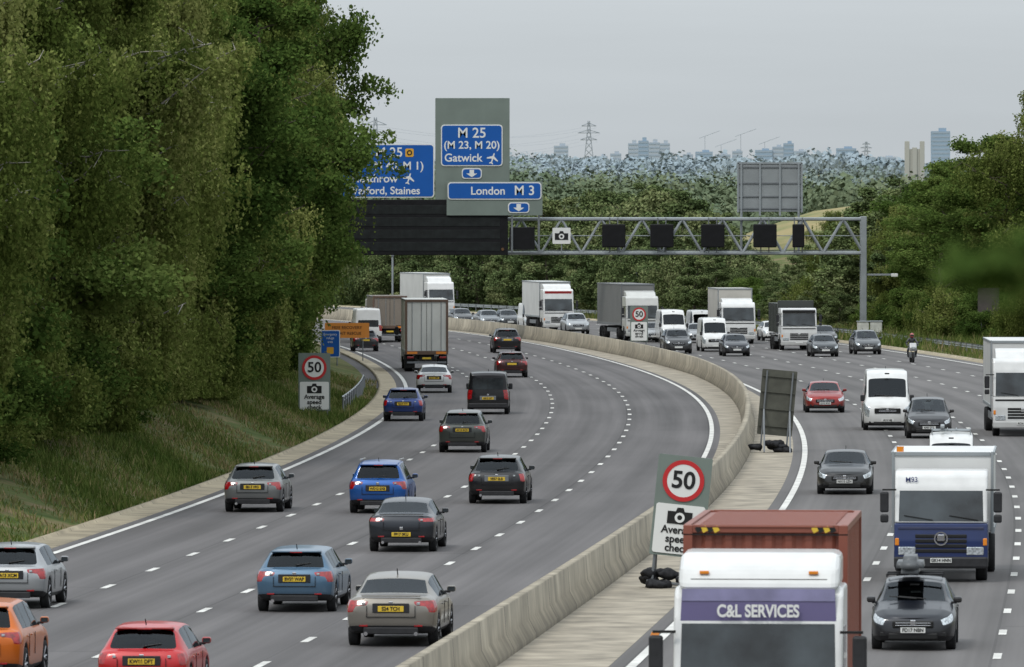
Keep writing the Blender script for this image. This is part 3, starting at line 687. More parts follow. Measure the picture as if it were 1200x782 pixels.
plate('name_board',[(-1.14,F-.27,2.96),(1.14,F-.27,2.96),(1.12,F-.33,3.42),(-1.12,F-.33,3.42)],.05,board,cl)
plate('name_board_top',[(-1.12,F-.295,3.25),(1.12,F-.295,3.25),(1.12,F-.33,3.425),(-1.12,F-.33,3.425)],.06,pm('lilac_board',(.17,.16,.28),rough=.5,nscale=1.2,namt=.35),cl)
text('name_text','C&L SERVICES',.25,(0,F-.20,3.10),WHT,cl,rot=(math.pi/2,0,math.pi),bold=.008,sx=.78)
for xx in (-.8,.8): box('marker_lamp',(.14,.05,.05),(xx,F-.47,3.66),AMBER,cl,.01)
struts('roof_pod_seam',[((-1.0,F-.44,3.56),(1.0,F-.44,3.56))],.008,BLK,cl,4)
ml=lorry('box_lorry',10.45,187,False,WH,(.56,.56,.55),L=7.6,cabH=2.72,bodyH=3.12,lower=NAVY,bodyW=2.5,cabW=2.28,zb=1.45,zw=2.24)
text('fleet_number','M93',.17,(.72,3.8-.30,2.50),pm('blue_text',(.02,.03,.12)),ml,rot=(math.pi/2,0,math.pi),bold=.002)
struts('beacon',[((1.05,1.2,3.1),(1.05,1.2,3.25))],.09,AMBER,ml,12)
sr=ring('star_ring',.17,.135,(0,3.85,1.08),CHROME,ml);sr.rotation_euler=(0,0,math.pi)
lorry('articulated_lorry',20.9,314,False,WH,(.52,.52,.51),L=12,cabH=3.2,bodyH=3.9,fair=.4)
lorry('tipper_lorry',19.6,524,False,(.52,.52,.51),(.05,.055,.05),L=8.5,cabH=2.9,bodyH=3.4,body_kind='tipper',visor=(.03,.03,.03),detail=False)
lorry('box_lorry',16.3,552,False,WH,(.44,.42,.38),L=9,cabH=3.0,bodyH=4.0,detail=False,fair=.3)
lorry('curtain_lorry',9.3,566,False,(.46,.46,.44),(.17,.17,.165),L=14,cabH=3.3,bodyH=4.2,body_kind='curtain',fair=.4,detail=False,dh=.05)
lorry('articulated_lorry',3.75,614,False,WH,(.50,.50,.49),L=13,cabH=3.4,bodyH=4.0,fair=.4,detail=False,stripe=(.4,.03,.03))
lorry('articulated_lorry',-6.4,700,False,WH,(.46,.46,.44),L=14,cabH=3.3,bodyH=4.1,fair=.5,detail=False)
# ---------------------------------------------------------------- motorcyclist
def skin(name,V,E,rad,mat,parent,sub=2):
    me=bpy.data.meshes.new(name);me.from_pydata(V,E,[]);me.materials.append(mat)
    ob=bpy.data.objects.new(name,me);link(ob,parent);md=ob.modifiers.new('skin','SKIN');md.use_smooth_shade=True
    for i_,r_ in enumerate(rad): me.skin_vertices[0].data[i_].radius=(r_,r_)
    me.skin_vertices[0].data[0].use_root=True
    s_=ob.modifiers.new('s','SUBSURF');s_.levels=sub;s_.render_levels=sub;return ob
mc=empty('motorcycle',(25.0,480,0),math.pi+.05)
for yy in (-.68,.68): wheel(.0,yy,.31,mc,.65)
bikeP=paint((.03,.03,.035),.2)
box('engine',(.34,.5,.36),(0,.05,.48),GALVD,mc,.06);box('fuel_tank',(.34,.55,.26),(0,.22,.88),bikeP,mc,.1,seg=3);box('saddle',(.30,.65,.12),(0,-.38,.82),TRIM,mc,.05)
prof('front_fairing',[(.42,.75),(.72,.72),(.82,.95),(.62,1.25),(.45,1.2)],.44,paint((.40,.40,.40),.1),mc,.06);box('headlight',(.24,.05,.14),(0,.82,.92),HEAD,mc,.03)
struts('fork',[((-.11,.50,1.0),(-.11,.68,.31)),((.11,.50,1.0),(.11,.68,.31)),((-.38,.42,1.08),(.38,.42,1.08)),((-.15,-.2,.45),(-.15,-.68,.31)),((.15,-.2,.45),(.15,-.68,.31))],.025,GALVD,mc)
for sx in(-1,1): box('bike_mirror',(.15,.03,.09),(sx*.38,.45,1.28),TRIM,mc,.02);struts('mirror_stem',[((sx*.30,.44,1.08),(sx*.38,.45,1.26))],.01,TRIM,mc)
rd=empty('motorcycle_rider',(25.0,480,0),math.pi+.05)
V=[(0,-.30,.93),(0,-.26,1.12),(0,-.16,1.36),(0,-.10,1.50),(0,-.08,1.58),
(.20,-.14,1.43),(.34,.05,1.22),(.34,.36,1.10),(-.20,-.14,1.43),(-.34,.05,1.22),(-.34,.36,1.10),
(.13,-.25,.90),(.27,.14,.80),(.24,-.10,.42),(.25,.06,.36),(-.13,-.25,.90),(-.27,.14,.80),(-.24,-.10,.42),(-.25,.06,.36)]
E=[(0,1),(1,2),(2,3),(3,4),(3,5),(5,6),(6,7),(3,8),(8,9),(9,10),(0,11),(11,12),(12,13),(13,14),(0,15),(15,16),(16,17),(17,18)]
rad=[.17,.16,.18,.10,.065,.085,.06,.045,.085,.06,.045,.11,.08,.055,.05,.11,.08,.055,.05]
skin('leathers',V,E,rad,pm('bike_leathers',(.03,.03,.035),rough=.5,nscale=5,namt=.3),rd)
bm=bmesh.new();bmesh.ops.create_uvsphere(bm,u_segments=20,v_segments=14,radius=.15)
for v_ in bm.verts: v_.co=Vector((v_.co.x*.9,v_.co.y*1.1,v_.co.z*1.05+(.0 if v_.co.z>0 else -.01)))
from_bm('helmet',bm,paint((.40,.05,.05),0),rd,True,(0,-.04,1.69));box('helmet_visor',(.22,.03,.09),(0,.115,1.70),DGLASS,rd,.03)
for sx in(-1,1):
    for k_ in range(5): box('glove_finger',(.02,.05,.02),(sx*(.30+.02*k_),.42,1.09-.012*(k_==4)),TRIM,rd,.008)
# ---------------------------------------------------------------- gantry
GY=575
g=empty('sign_gantry',(0,GY,0),-.0)
zT,zB=9.0,6.45;xL,xR=-15.9,26.3
segs=[]
for yy in (-.8,.8):
    segs+=[((xL,yy,zT),(xR,yy,zT),.13),((xL,yy,zB),(xR,yy,zB),.13)]
    n_=14;px=(xR-xL)/n_
    for k_ in range(n_):
        x0=xL+k_*px;segs+=[((x0,yy,zB),(x0+px/2,yy,zT),.085),((x0+px/2,yy,zT),(x0+px,yy,zB),.085)]
for k_ in range(15):
    x0=xL+k_*(xR-xL)/14;segs+=[((x0,-.8,zB),(x0,.8,zB),.05),((x0,-.8,zT),(x0,.8,zT),.05)]
struts('truss',segs,.1,GALV,g,6)
for xx in (xL,xR):
    for yy in (-.8,.8): box('column',(.42,.42,zT+.2),(xx,yy,(zT+.2)/2),GALV,g,.03)
    box('column_cross',(.3,1.2,.3),(xx,0,3.5),GALV,g,.02);box('plinth',(1.2,2.8,.5),(xx,0,.2),GALVD,g,.03)
box('bracket_arm',(2.3,.14,.14),(xR+1.2,-.8,4.85),GALV,g);box('cctv_camera',(.5,.25,.25),(xR+2.3,-.8,4.8),WHT,g,.04)
box('walkway',(xR-xL-1,.9,.06),((xL+xR)/2,0,zB+.2),GALVD,g)
struts('handrail',[((-.2,-.85,zB+1.3),(xR,-.85,zB+1.3))],.03,GALV,g)
MSD=pm('matrix_black',(.005,.005,.006),rough=.6,nscale=3,namt=.3,spec=.2)
ms=empty('matrix_message_sign',(0,GY-1.6,0))
box('cabinet',(12.1,.5,4.15),(-6.35,0,8.38),MSD,ms,.04)
MD2=pm('matrix_face',(.008,.010,.010),rough=.5,nscale=2,namt=.5,spec=.25)
for k_ in range(4):
    box('display_row',(10.9,.03,.66),(-6.35,-.262,6.95+k_*.92),MD2,ms,.01)
    for q_ in range(14): box('module_seam',(.03,.02,.60),(-11.4+q_*.78,-.29,6.95+k_*.92),BLK,ms)
for xx in (-12.0,-.7):
    for zz in (6.75,10.0): struts('flasher',[((xx,-.24,zz),(xx,-.32,zz))],.11,pm('lens_off',(.10,.05,.02),rough=.2),ms,14)
box('side_cabinet',(1.9,.4,1.7),(.75,0,7.55),MSD,ms,.04)
BLU=pm('sign_blue',(.003,.075,.31),rough=.5,nscale=.6,namt=.05,spec=.3);GREYP=pm('sign_grey',(.145,.175,.155),rough=.6,nscale=.8,namt=.08,spec=.3);YEL=pm('sign_yellow',(.58,.30,.02))
PLANE=[(0,1),(.10,.85),(.12,.45),(.95,-.05),(.95,-.25),(.12,0),(.09,-.55),(.33,-.78),(.33,-.92),(0,-.8),(-.33,-.92),(-.33,-.78),(-.09,-.55),(-.12,0),(-.95,-.25),(-.95,-.05),(-.12,.45),(-.10,.85)]
ARR=[(-.3,.5),(-.3,0),(-.75,0),(0,-.5),(.75,0),(.3,0),(.3,.5)]
def bsign(e,x0,x1,z0,z1,y=0):
    w_,h_=x1-x0,z1-z0;rrect('border',w_,h_,.25,.05,((x0+x1)/2,y,(z0+z1)/2),WHT,e);rrect('face',w_-.16,h_-.16,.2,.05,((x0+x1)/2,y-.02,(z0+z1)/2),BLU,e)
SYg=GY-1.75
s1=empty('direction_sign',(0,SYg,0));bsign(s1,-12.9,-5.8,10.6,14.6)
tl=dict(align='LEFT',bold=.012)
text('txt','M 25',1.0,(-10.2,-.05,13.95),WHT,s1,**tl);rrect('ring_symbol',.62,.62,.1,.03,(-7.65,-.05,13.95),YEL,s1);ring('ring_glyph',.2,.11,(-7.65,-.07,13.95),BLK,s1)
text('txt','(M 4, M 40, M 1)',.84,(-12.3,-.05,12.95),WHT,s1,**tl);text('txt','Heathrow',.84,(-12.0,-.05,12.0),WHT,s1,**tl);text('txt','Watford, Staines',.80,(-12.3,-.05,11.1),WHT,s1,**tl)
poly('aeroplane',PLANE,(-7.7,-.05,12.0),WHT,s1,s=.45,rot=(0,.3,0))
struts('sign_posts',[((x_,.1,6.5),(x_,.1,14.4)) for x_ in (-12,-9.4,-6.8)],.09,GALVD,s1)
s2=empty('direction_sign',(0,SYg,0));rrect('backing',5.55,7.65,.05,.06,(-2.95,.06,14.2),GREYP,s2);bsign(s2,-5.3,-.7,12.95,16.05)
text('txt','M 25',1.05,(-3.0,-.05,15.4),WHT,s2,bold=.012);text('txt','(M 23, M 20)',.80,(-3.0,-.05,14.5),WHT,s2,bold=.012);text('txt','Gatwick',.84,(-5.05,-.05,13.55),WHT,s2,**tl)
poly('aeroplane',PLANE,(-1.45,-.05,13.5),WHT,s2,s=.45,rot=(0,.3,0));bsign(s2,-3.75,-2.25,12.0,12.8);poly('arrow',ARR,(-3,-.05,12.4),WHT,s2,s=.55)
struts('sign_posts',[((x_,.15,6.5),(x_,.15,17.8)) for x_ in (-5,-3,-1)],.09,GALVD,s2)
s3=empty('direction_sign',(0,SYg-.3,0));rrect('backing',7.15,2.55,.05,.06,(-1.3,.06,10.55),GREYP,s3);bsign(s3,-4.8,2.2,10.45,11.75)
text('txt','London',.84,(-3.1,-.05,11.08),WHT,s3,**tl);text('txt','M 3',1.0,(.15,-.05,11.1),WHT,s3,**tl);bsign(s3,-.3,1.3,9.45,10.25);poly('arrow',ARR,(.5,-.05,9.85),WHT,s3,s=.55)
struts('sign_posts',[((x_,.15,6.5),(x_,.15,11)) for x_ in (0,2)],.09,GALVD,s3)
s4=empty('sign_back',(0,GY+1.3,0))
box('panel',(4.75,.08,3.6),(19.35,0,11.35),pm('sign_back_grey',(.21,.225,.23),rough=.5,nscale=.7,namt=.12),s4,.02)
for xx in (17.2,18.6,20.1,21.5): box('upright',(.14,.14,3.9),(xx,-.1,11.2),GALV,s4)
for zz in (9.8,10.7,11.7,12.9): box('stiffener',(4.7,.07,.09),(19.35,-.08,zz),GALVD,s4)
box('frame_top',(4.85,.16,.12),(19.35,-.02,13.2),GALV,s4);box('frame_side_a',(.12,.16,3.7),(16.95,-.02,11.35),GALV,s4);box('frame_side_b',(.12,.16,3.7),(21.75,-.02,11.35),GALV,s4)
struts('sign_legs',[((17.2,-.2,6.5),(17.2,-.2,9.5)),((21.5,-.2,6.5),(21.5,-.2,9.5))],.1,GALV,s4)
for xx in (7.6,11.2,15.0,18.9,21.4):
    e=empty('lane_signal',(xx,GY-.65,0));box('signal_back',(1.75 if xx<20 else .9,.35,1.75),(0,-.5,7.75),MSD,e,.08);box('hood',(1.3 if xx<20 else .7,.5,.15),(0,.0,8.3),BLK,e,.02)
    struts('bracket',[((-.3,-.25,6.5),(-.3,-.25,9.1)),((.3,-.25,6.5),(.3,-.25,9.1))],.05,GALVD,e)
CAMP=[(-.5,-.28),(.5,-.28),(.5,.22),(.18,.22),(.12,.38),(-.12,.38),(-.18,.22),(-.5,.22)]
def camicon(e,loc,s):
    poly('camera_icon',CAMP,loc,BLK,e,s=s,th=.008);ring('camera_lens',.20*s,.10*s,(loc[0],loc[1]-.012,loc[2]-.02*s),WHT,e,th=.004)
e=empty('camera_sign',(3.7,GY-1.2,0));rrect('panel',1.35,1.2,.08,.04,(0,0,7.75),WHT,e);camicon(e,(0,-.03,7.72),1.0);struts('bracket',[((0,.1,6.5),(0,.1,8.4))],.05,GALV,e)
# ---------------------------------------------------------------- roadside signs
REDS=pm('sign_red',(.42,.012,.015),rough=.4)
BAG=pm('sandbag',(.02,.02,.022),rough=.85,nscale=9,namt=.5,bump=.6,spec=.2)
def sandbags(X,Y,n_=7,w_=1.1,z=0):
    e=empty('sandbag_pile',(X,Y,z))
    for k_ in range(n_):
        bm=bmesh.new();bmesh.ops.create_icosphere(bm,subdivisions=3,radius=1)
        for v_ in bm.verts:
            r_=1+.14*math.sin(v_.co.x*5+k_)+.12*math.sin(v_.co.y*6+k_*2);v_.co=Vector((v_.co.x*.27*r_,v_.co.y*.2*r_,v_.co.z*.12*r_))
        from_bm('bag',bm,BAG,e,True,(random.uniform(-w_/2,w_/2),random.uniform(-.25,.25),.09+.13*(k_%3)),(random.uniform(-.3,.3),random.uniform(-.3,.3),random.uniform(0,3)))
def speed_sign(X,Y,z0=.9,h=2.6,w_=1.35,tilt=0,zg=0,rz=0):
    e=empty('speed_limit_sign',(X,Y,zg),rz);e.rotation_euler=(0,tilt,rz)
    rrect('backing',w_,h,.04,.03,(0,.03,z0+h/2),GREYP,e);u=w_/1.35
    zc=z0+h-.62*u
    ring('white_disc',.52*u,.001,(0,-.0,zc),WHT,e,th=.004);ring('red_ring',.52*u,.41*u,(0,-.0,zc),REDS,e,th=.012)
    text('limit_text','50',.60*u,(0,-.014,zc),BLK,e,bold=.012)
    hw=h-1.28*u
    rrect('white_panel',w_-.12,hw,.06,.02,(0,-.004,z0+hw/2+.06),WHT,e)
    camicon(e,(0,-.02,z0+hw-.25*u),.62*u)
    for k_,t in enumerate(('Average','speed','check')): text('sign_text',t,.26*u,(0,-.024,z0+hw-.58*u-k_*.225*u),BLK,e,bold=.006)
    struts('posts',[((-w_*.4,.10,0),(-w_*.4,.10,z0+h)),((w_*.4,.10,0),(w_*.4,.10,z0+h)),((-w_*.4,.10,1.6),(-w_*.4,1.3,0)),((w_*.4,.10,1.6),(w_*.4,1.3,0)),((-w_*.5,.1,.12),(w_*.5,.1,.12)),((-w_*.5,1.3,.05),(w_*.5,1.3,.05))],.035,GALVD,e)
    return e
speed_sign(3.85,184,z0=.78,h=2.42,w_=1.3,tilt=.10,rz=-.08);sandbags(3.7,184.2,10,1.1)
speed_sign(-8.7,338,z0=.45,h=2.55,w_=1.4,zg=0.02);sandbags(-8.7,338.3,6,1.2)
speed_sign(float(R(500))+3.0,500,z0=1.0,h=2.3,w_=1.15)
e=empty('sign_back',(9.95,293,0));e.rotation_euler=(0,.09,.12)
SB=pm('board_back',(.075,.075,.06),rough=.6,nscale=2,namt=.25,spec=.3)
rrect('panel',1.35,2.5,.04,.04,(0,0,1.9),SB,e)
for zz in (1.0,1.65,2.3,2.9): box('stiffener',(1.3,.05,.05),(0,-.05,zz),SB,e)
struts('posts',[((-.5,-.08,0),(-.5,-.08,3.1)),((.5,-.08,0),(.5,-.08,3.1)),((-.5,-.1,1.6),(-.5,-1.1,0)),((.5,-.1,1.6),(.5,-1.1,0))],.035,GALVD,e)
sandbags(9.8,292.6,12,1.3)
e=empty('roadworks_sign',(-10.4,484,0));rrect('panel',2.8,.95,.05,.04,(0,0,1.95),pm('works_orange',(.62,.22,.03),rough=.5),e)
for k_,t in enumerate(('FREE RECOVERY','AWAIT RESCUE')): text('sign_text',t,.26,(0,-.03,2.12-k_*.36),BLK,e)
struts('posts',[((-1.0,.05,0),(-1.0,.05,2.3)),((1.0,.05,0),(1.0,.05,2.3))],.04,GALVD,e)
e=empty('refuge_sign',(-10.65,450,0));rrect('panel',1.15,1.6,.08,.04,(0,0,1.65),WHT,e);rrect('face',1.05,1.5,.07,.03,(0,-.02,1.65),BLU,e)
for k_,t in enumerate(('Emergency','refuge','area')): text('sign_text',t,.2,(0,-.04,2.2-k_*.22),WHT,e,sx=.9)
rrect('symbol',.4,.4,.05,.02,(0,-.04,1.25),YEL,e);struts('posts',[((-.4,.05,0),(-.4,.05,2.3)),((.4,.05,0),(.4,.05,2.3))],.04,GALVD,e)
e=empty('sign_back',(33.5,540,0));rrect('panel',1.5,2.3,.05,.05,(0,0,3.0),pm('brown_back',(.06,.05,.045),rough=.6,nscale=2),e);struts('posts',[((-.5,.05,0),(-.5,.05,4)),((.5,.05,0),(.5,.05,4))],.05,GALVD,e)
for (x_,y_) in ((25.6,560),(26.6,561)):
    e=empty('roadside_cabinet',(x_,y_,0));box('body',(.85,.5,1.5),(0,0,.75),pm('cabinet_white',(.45,.45,.41),rough=.5,nscale=3),e,.04);box('lid',(.95,.6,.08),(0,0,1.53),GALV,e,.02)
for (x_,y_,h_) in ((11.2,690,5.6),(17.2,700,5.6),(-11.2,720,5.6)):
    e=empty('cctv_mast',(x_,y_,0));struts('column',[((0,0,0),(0,0,h_),.09)],.09,GALV,e,8);box('camera_head',(.3,.4,.25),(0,0,h_+.1),GALVD,e,.03)
poly('litter',[(-.1,0),(.08,.02),(.12,.1),(-.05,.12)],(3.0,162,.03),AMBER,None,th=.06)
# ---------------------------------------------------------------- trees
def tube(p0,p1,r0,r1,n=6):
    p0=np.array(p0);p1=np.array(p1);d=p1-p0;d=d/np.linalg.norm(d);a=np.cross(d,[.3,.9,.1]);a/=np.linalg.norm(a);b=np.cross(d,a)
    t=np.linspace(0,2*np.pi,n,endpoint=False)[:,None];c=np.cos(t)*a+np.sin(t)*b
    v=np.vstack([p0+c*r0,p1+c*r1]);q=[(k,(k+1)%n,n+(k+1)%n,n+k) for k in range(n)];return v,np.array(q)
def make_tree(name,Ht,rad,base,kind,nl,leafmat,bark,nleaf=60000,lsz=.13,top=.35,tight=1.0):
    V=[];Q=[];mi=[];tn=[];off=0
    def addm(v,q,m_,t):
        nonlocal off
        V.append(v);Q.append(q+off);mi.append(np.full(len(q),m_));tn.append(np.broadcast_to(t,(len(v),)) if np.ndim(t)==0 else t);off+=len(v)
    pts=[np.array([0,0,-.5])];k=7
    for i_ in range(1,k+1): pts.append(np.array([rng.normal(0,.12)*i_*.5,rng.normal(0,.12)*i_*.5,Ht*.93*i_/k]))
    tr=.014*Ht+.04
    for i_ in range(k):
        v,q=tube(pts[i_],pts[i_+1],tr*(1-i_/k)+.02,tr*(1-(i_+1)/k)+.02,8);addm(v,q,1,.5)
    def trunk(z): 
        zz=[p[2] for p in pts];return np.array([np.interp(z,zz,[p[0] for p in pts]),np.interp(z,zz,[p[1] for p in pts]),z])
    C=[];D=[]
    for l_ in range(nl):
        f=(l_+rng.random())/nl;z=base+(Ht*.95-base)*f
        env=rad*(math.sin(math.pi*min(1,(f*.82+.14)))**.7)*(1 if f<.6 else 1-(f-.6)*top*2)
        env*=rng.uniform(.58,1.14);az=l_*2.4+rng.normal(0,.4);el=rng.uniform(.15,.8) if kind=='birch' else rng.uniform(-.05,.6)
        p0=trunk(z-env*.25 if z-env*.25>base*.6 else z);dr=np.array([math.cos(az),math.sin(az),math.sin(el)])
        p1=p0+dr*env;mid=(p0+p1)/2+rng.normal(0,.12,3)*env*.3
        r_=tr*.35*(1-f*.6)
        v,q=tube(p0,mid,r_,r_*.6,5);addm(v,q,1,.5);v,q=tube(mid,p1,r_*.6,.015,5);addm(v,q,1,.5)
        nc=int(9+env*5);ltint=rng.normal(0,.16)
        for c_ in range(nc):
            t=rng.uniform(.2,1.04)**.6;pc=(p0*(1-t)+p1*t)+rng.normal(0,.11,3)*env*np.array([1,1,.6]);C.append(pc)
            D.append(np.clip(.45+ltint+rng.normal(0,.12),0,1))
            if rng.random()<.3:
                q0=p0*(1-t)+p1*t;v,q=tube(q0,pc+np.array([1e-3,0,0]),.02,.008,4);addm(v,q,1,.5)
    C=np.array(C);D=np.array(D);nC=len(C)
    idx=rng.integers(0,nC,nleaf);c=C[idx].copy()
    if kind=='birch':
        sid=rng.integers(0,7,nleaf);key=idx*7+sid;so=rng.normal(0,.28,(nC*7,3));so[:,2]*=.6;ln=rng.uniform(.5,2.1,nC*7)
        dr=rng.random(nleaf);c+=so[key];c[:,2]-=dr*ln[key];c+=rng.normal(0,.05,(nleaf,3));
        U=unit(nleaf)*.7+np.array([0,0,-.7]);sw=rng.normal(0,.10,(nC*7,2));c[:,:2]+=sw[key]*dr[:,None]
        tint=D[idx]+rng.normal(0,.11,nleaf)+.11*rng.normal(0,1,nC*7)[key]-.08*dr
    else:
        rr=rng.random(nleaf)**.45;dd=unit(nleaf);c+=dd*rr[:,None]*np.array([.66,.66,.40])*rng.uniform(.7,1.25,nC)[idx][:,None]
        U=unit(nleaf);U[:,2]*=.5;tint=D[idx]+rng.normal(0,.12,nleaf)
    c[:,2]=np.maximum(c[:,2],.25+rng.random(nleaf)*.3)
    U/=np.linalg.norm(U,axis=1,keepdims=True);A=unit(nleaf);Vv=np.cross(U,A);Vv/=np.linalg.norm(Vv,axis=1,keepdims=True)
    s_=(lsz*rng.uniform(.6,1.25,nleaf))[:,None]
    v,q=diamonds(c,U*s_*.6,Vv*s_*.38);addm(v,q,0,np.repeat(np.clip(tint,0,1),4))
    me=npmesh(name,np.vstack(V),np.vstack(Q),[leafmat,bark],np.concatenate(mi),np.concatenate(tn));return me
T_B=[make_tree('birch_a',18,3.9,2.2,'birch',44,LEAF_B,BARKW,105000,.125,top=.25),make_tree('birch_b',20,3.5,3.0,'birch',44,LEAF_B,BARKW,100000,.125,top=.2),make_tree('birch_c',16,4.2,1.6,'birch',38,LEAF_B,BARK,100000,.125,top=.25)]
T_O=[make_tree('broadleaf_a',14,4.6,1.5,'oak',36,LEAF_O,BARK,80000,.15,top=.2),make_tree('broadleaf_b',11,3.8,1.0,'oak',30,LEAF_O,BARK,60000,.15,top=.15)]
T_S=[make_tree('shrub_a',3.6,2.2,.1,'oak',22,LEAF_O,BARK,26000,.12,top=.1),make_tree('shrub_b',4.6,2.0,.1,'birch',22,LEAF_B,BARK,26000,.12,top=.2)]
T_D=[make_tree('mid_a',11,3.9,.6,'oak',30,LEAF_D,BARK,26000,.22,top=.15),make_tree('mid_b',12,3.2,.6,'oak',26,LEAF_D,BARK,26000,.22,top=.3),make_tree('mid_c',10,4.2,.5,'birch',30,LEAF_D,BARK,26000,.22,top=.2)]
HD=[11,12,10]
def vis(X,Y,mg=220): return -mg<600+X*9000/Y<1200+mg
def put(me,name,X,Y,h=1,parent=None,w_=None,rz=None):
    if not vis(X,Y): return
    o_=bpy.data.objects.new(name,me);o_.location=(X,Y,float(tz(X,Y))-.05);w_=w_ or h;o_.scale=(w_,w_,h);o_.rotation_euler=(0,0,random.uniform(0,6.28));link(o_,parent)
Yt=205;kk=0
while Yt<590:
    for off,hh in ((-22.6,1.0),(-27.8,1.15),(-34,1.22)):
        if off==-34 and kk%2: continue
        Yy=Yt+random.uniform(-3,3);oo=off+random.uniform(-1.0,.9)
        if 395<Yt<540: oo-=.8
        if random.random()<.25: me,nm=random.choice(T_O),'broadleaf_tree';sc=random.uniform(1.15,1.5)
        else: me,nm=random.choice(T_B),'birch_tree';sc=random.uniform(1.0,1.28)
        sc*=hh
        if 380<Yt<480 and off>-30: sc=max(sc,1.22)*(1.3 if me in T_O else 1)
        put(me,nm,float(R(Yy))+oo,Yy,sc,w_=min(sc,1.22))
    Yt+=8.0;kk+=1
for yy,oo,sc in ((424,-21.3,1.32),(437,-21.6,1.25),(410,-21.8,1.28)): put(T_B[1],'birch_tree',float(R(yy))+oo,yy,sc,w_=1.12)
Yt=195
while Yt<400:
    o_=-21.9+random.uniform(-1.3,.8);put(random.choice(T_S),'shrub',float(R(Yt))+o_,Yt,random.uniform(.6,1.25));Yt+=4.0
for (x_,y_,h_) in ((29.5,640,9.5),(31,610,10),(33,590,12.5),(36,565,15.5),(39,560,17.5),(42,575,17),(35,620,13),(39,610,15),(45,590,17.5),(32,660,10.5),(38,650,12),(44,640,15),(29,690,9),(48,610,17),(36,520,8),(40,535,13),(42,500,10)):
    me=random.choice(T_O+[T_B[2]]);b_=14 if me is T_O[0] else 11 if me is T_O[1] else 16
    put(me,'broadleaf_tree' if me is not T_B[2] else 'birch_tree',x_,y_,h_/b_*random.uniform(.98,1.08),w_=h_/b_*1.2)
for k_ in range(60):
    y_=random.uniform(430,680);o_=random.uniform(28.5,38);put(random.choice(T_S),'shrub',float(R(y_))+o_,y_,random.uniform(.5,1.05))
DT=empty('distant_trees')
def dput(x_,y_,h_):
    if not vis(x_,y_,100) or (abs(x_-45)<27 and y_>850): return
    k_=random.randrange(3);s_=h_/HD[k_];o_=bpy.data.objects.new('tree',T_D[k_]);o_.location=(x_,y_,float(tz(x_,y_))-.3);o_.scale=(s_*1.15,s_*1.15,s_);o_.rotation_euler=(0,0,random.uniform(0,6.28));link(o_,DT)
def hlim(x_,y_):
    u=600+x_*9000/y_
    if 850<u<1005: return random.uniform(4.0,5.5)
    if u<560: return random.uniform(8.0,11)
    return random.uniform(7.0,12.3)
y_=610
while y_<960:
    for o_ in (29.5,35):
        x_=float(R(y_))+o_+random.uniform(-1.5,1.5);dput(x_,y_,hlim(x_,y_)*(.75 if o_<30 else 1))
    y_+=6.5
for k_ in range(170):
    y_=random.uniform(660,940);x_=float(R(y_))+random.uniform(38,110);dput(x_,y_,hlim(x_,y_))
for k_ in range(40):
    x_=random.uniform(-60,-20);y_=random.uniform(880,1000);dput(x_,y_,random.uniform(10,13))
def mass(name,Y0,Y1,n_,h0,h1,nl,ls,mat,sd=.12):
    y_=Y0+(Y1-Y0)*rng.random(n_);x_=(rng.random(n_)*2-1)*(.073*y_+20);keep=~((x_>10)&(x_<75)&(y_<1010))
    keep&=(np.sin(x_*.021+y_*.006)+np.sin(y_*.011-x_*.008+2))>-1.1
    x_=x_[keep];y_=y_[keep];n_=len(x_)
    h=rng.uniform(h0,h1,n_)*(1+.3*np.sin(x_*.05+y_*.013));r=h*rng.uniform(.5,.95,n_);z=tz(x_,y_)
    idx=np.repeat(np.arange(n_),nl);d=unit(len(idx));d[:,2]=np.abs(d[:,2])*1.0-.2;rr=(1+rng.normal(0,.16,len(idx)))
    lob=1+.2*np.sin(d[:,0]*9+idx)+.18*np.sin(d[:,2]*8+idx*2)
    c=np.stack([x_[idx]+d[:,0]*r[idx]*rr*lob,y_[idx]+d[:,1]*r[idx]*rr*lob,z[idx]+h[idx]*.5+d[:,2]*h[idx]*.5*rr*lob],-1)
    nn=d+unit(len(idx))*.55;U=np.cross(nn,unit(len(idx)));U/=np.linalg.norm(U,axis=1,keepdims=True);Vv=np.cross(nn,U);Vv/=np.linalg.norm(Vv,axis=1,keepdims=True);s_=ls*rng.uniform(.6,1.3,len(idx))[:,None]
    v,q=diamonds(c,U*s_*.6,Vv*s_*.6);t=np.clip(.45+rng.normal(0,sd,n_)[idx]+rng.normal(0,.08,len(idx)),0,1)
    link(bpy.data.objects.new(name,npmesh(name,v,q,[mat],None,np.repeat(t,4))))
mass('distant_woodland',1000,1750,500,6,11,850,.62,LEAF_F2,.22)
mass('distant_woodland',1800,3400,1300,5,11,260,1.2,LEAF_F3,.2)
mass('distant_woodland',3800,6800,2600,5,11,110,2.2,LEAF_F4,.2)
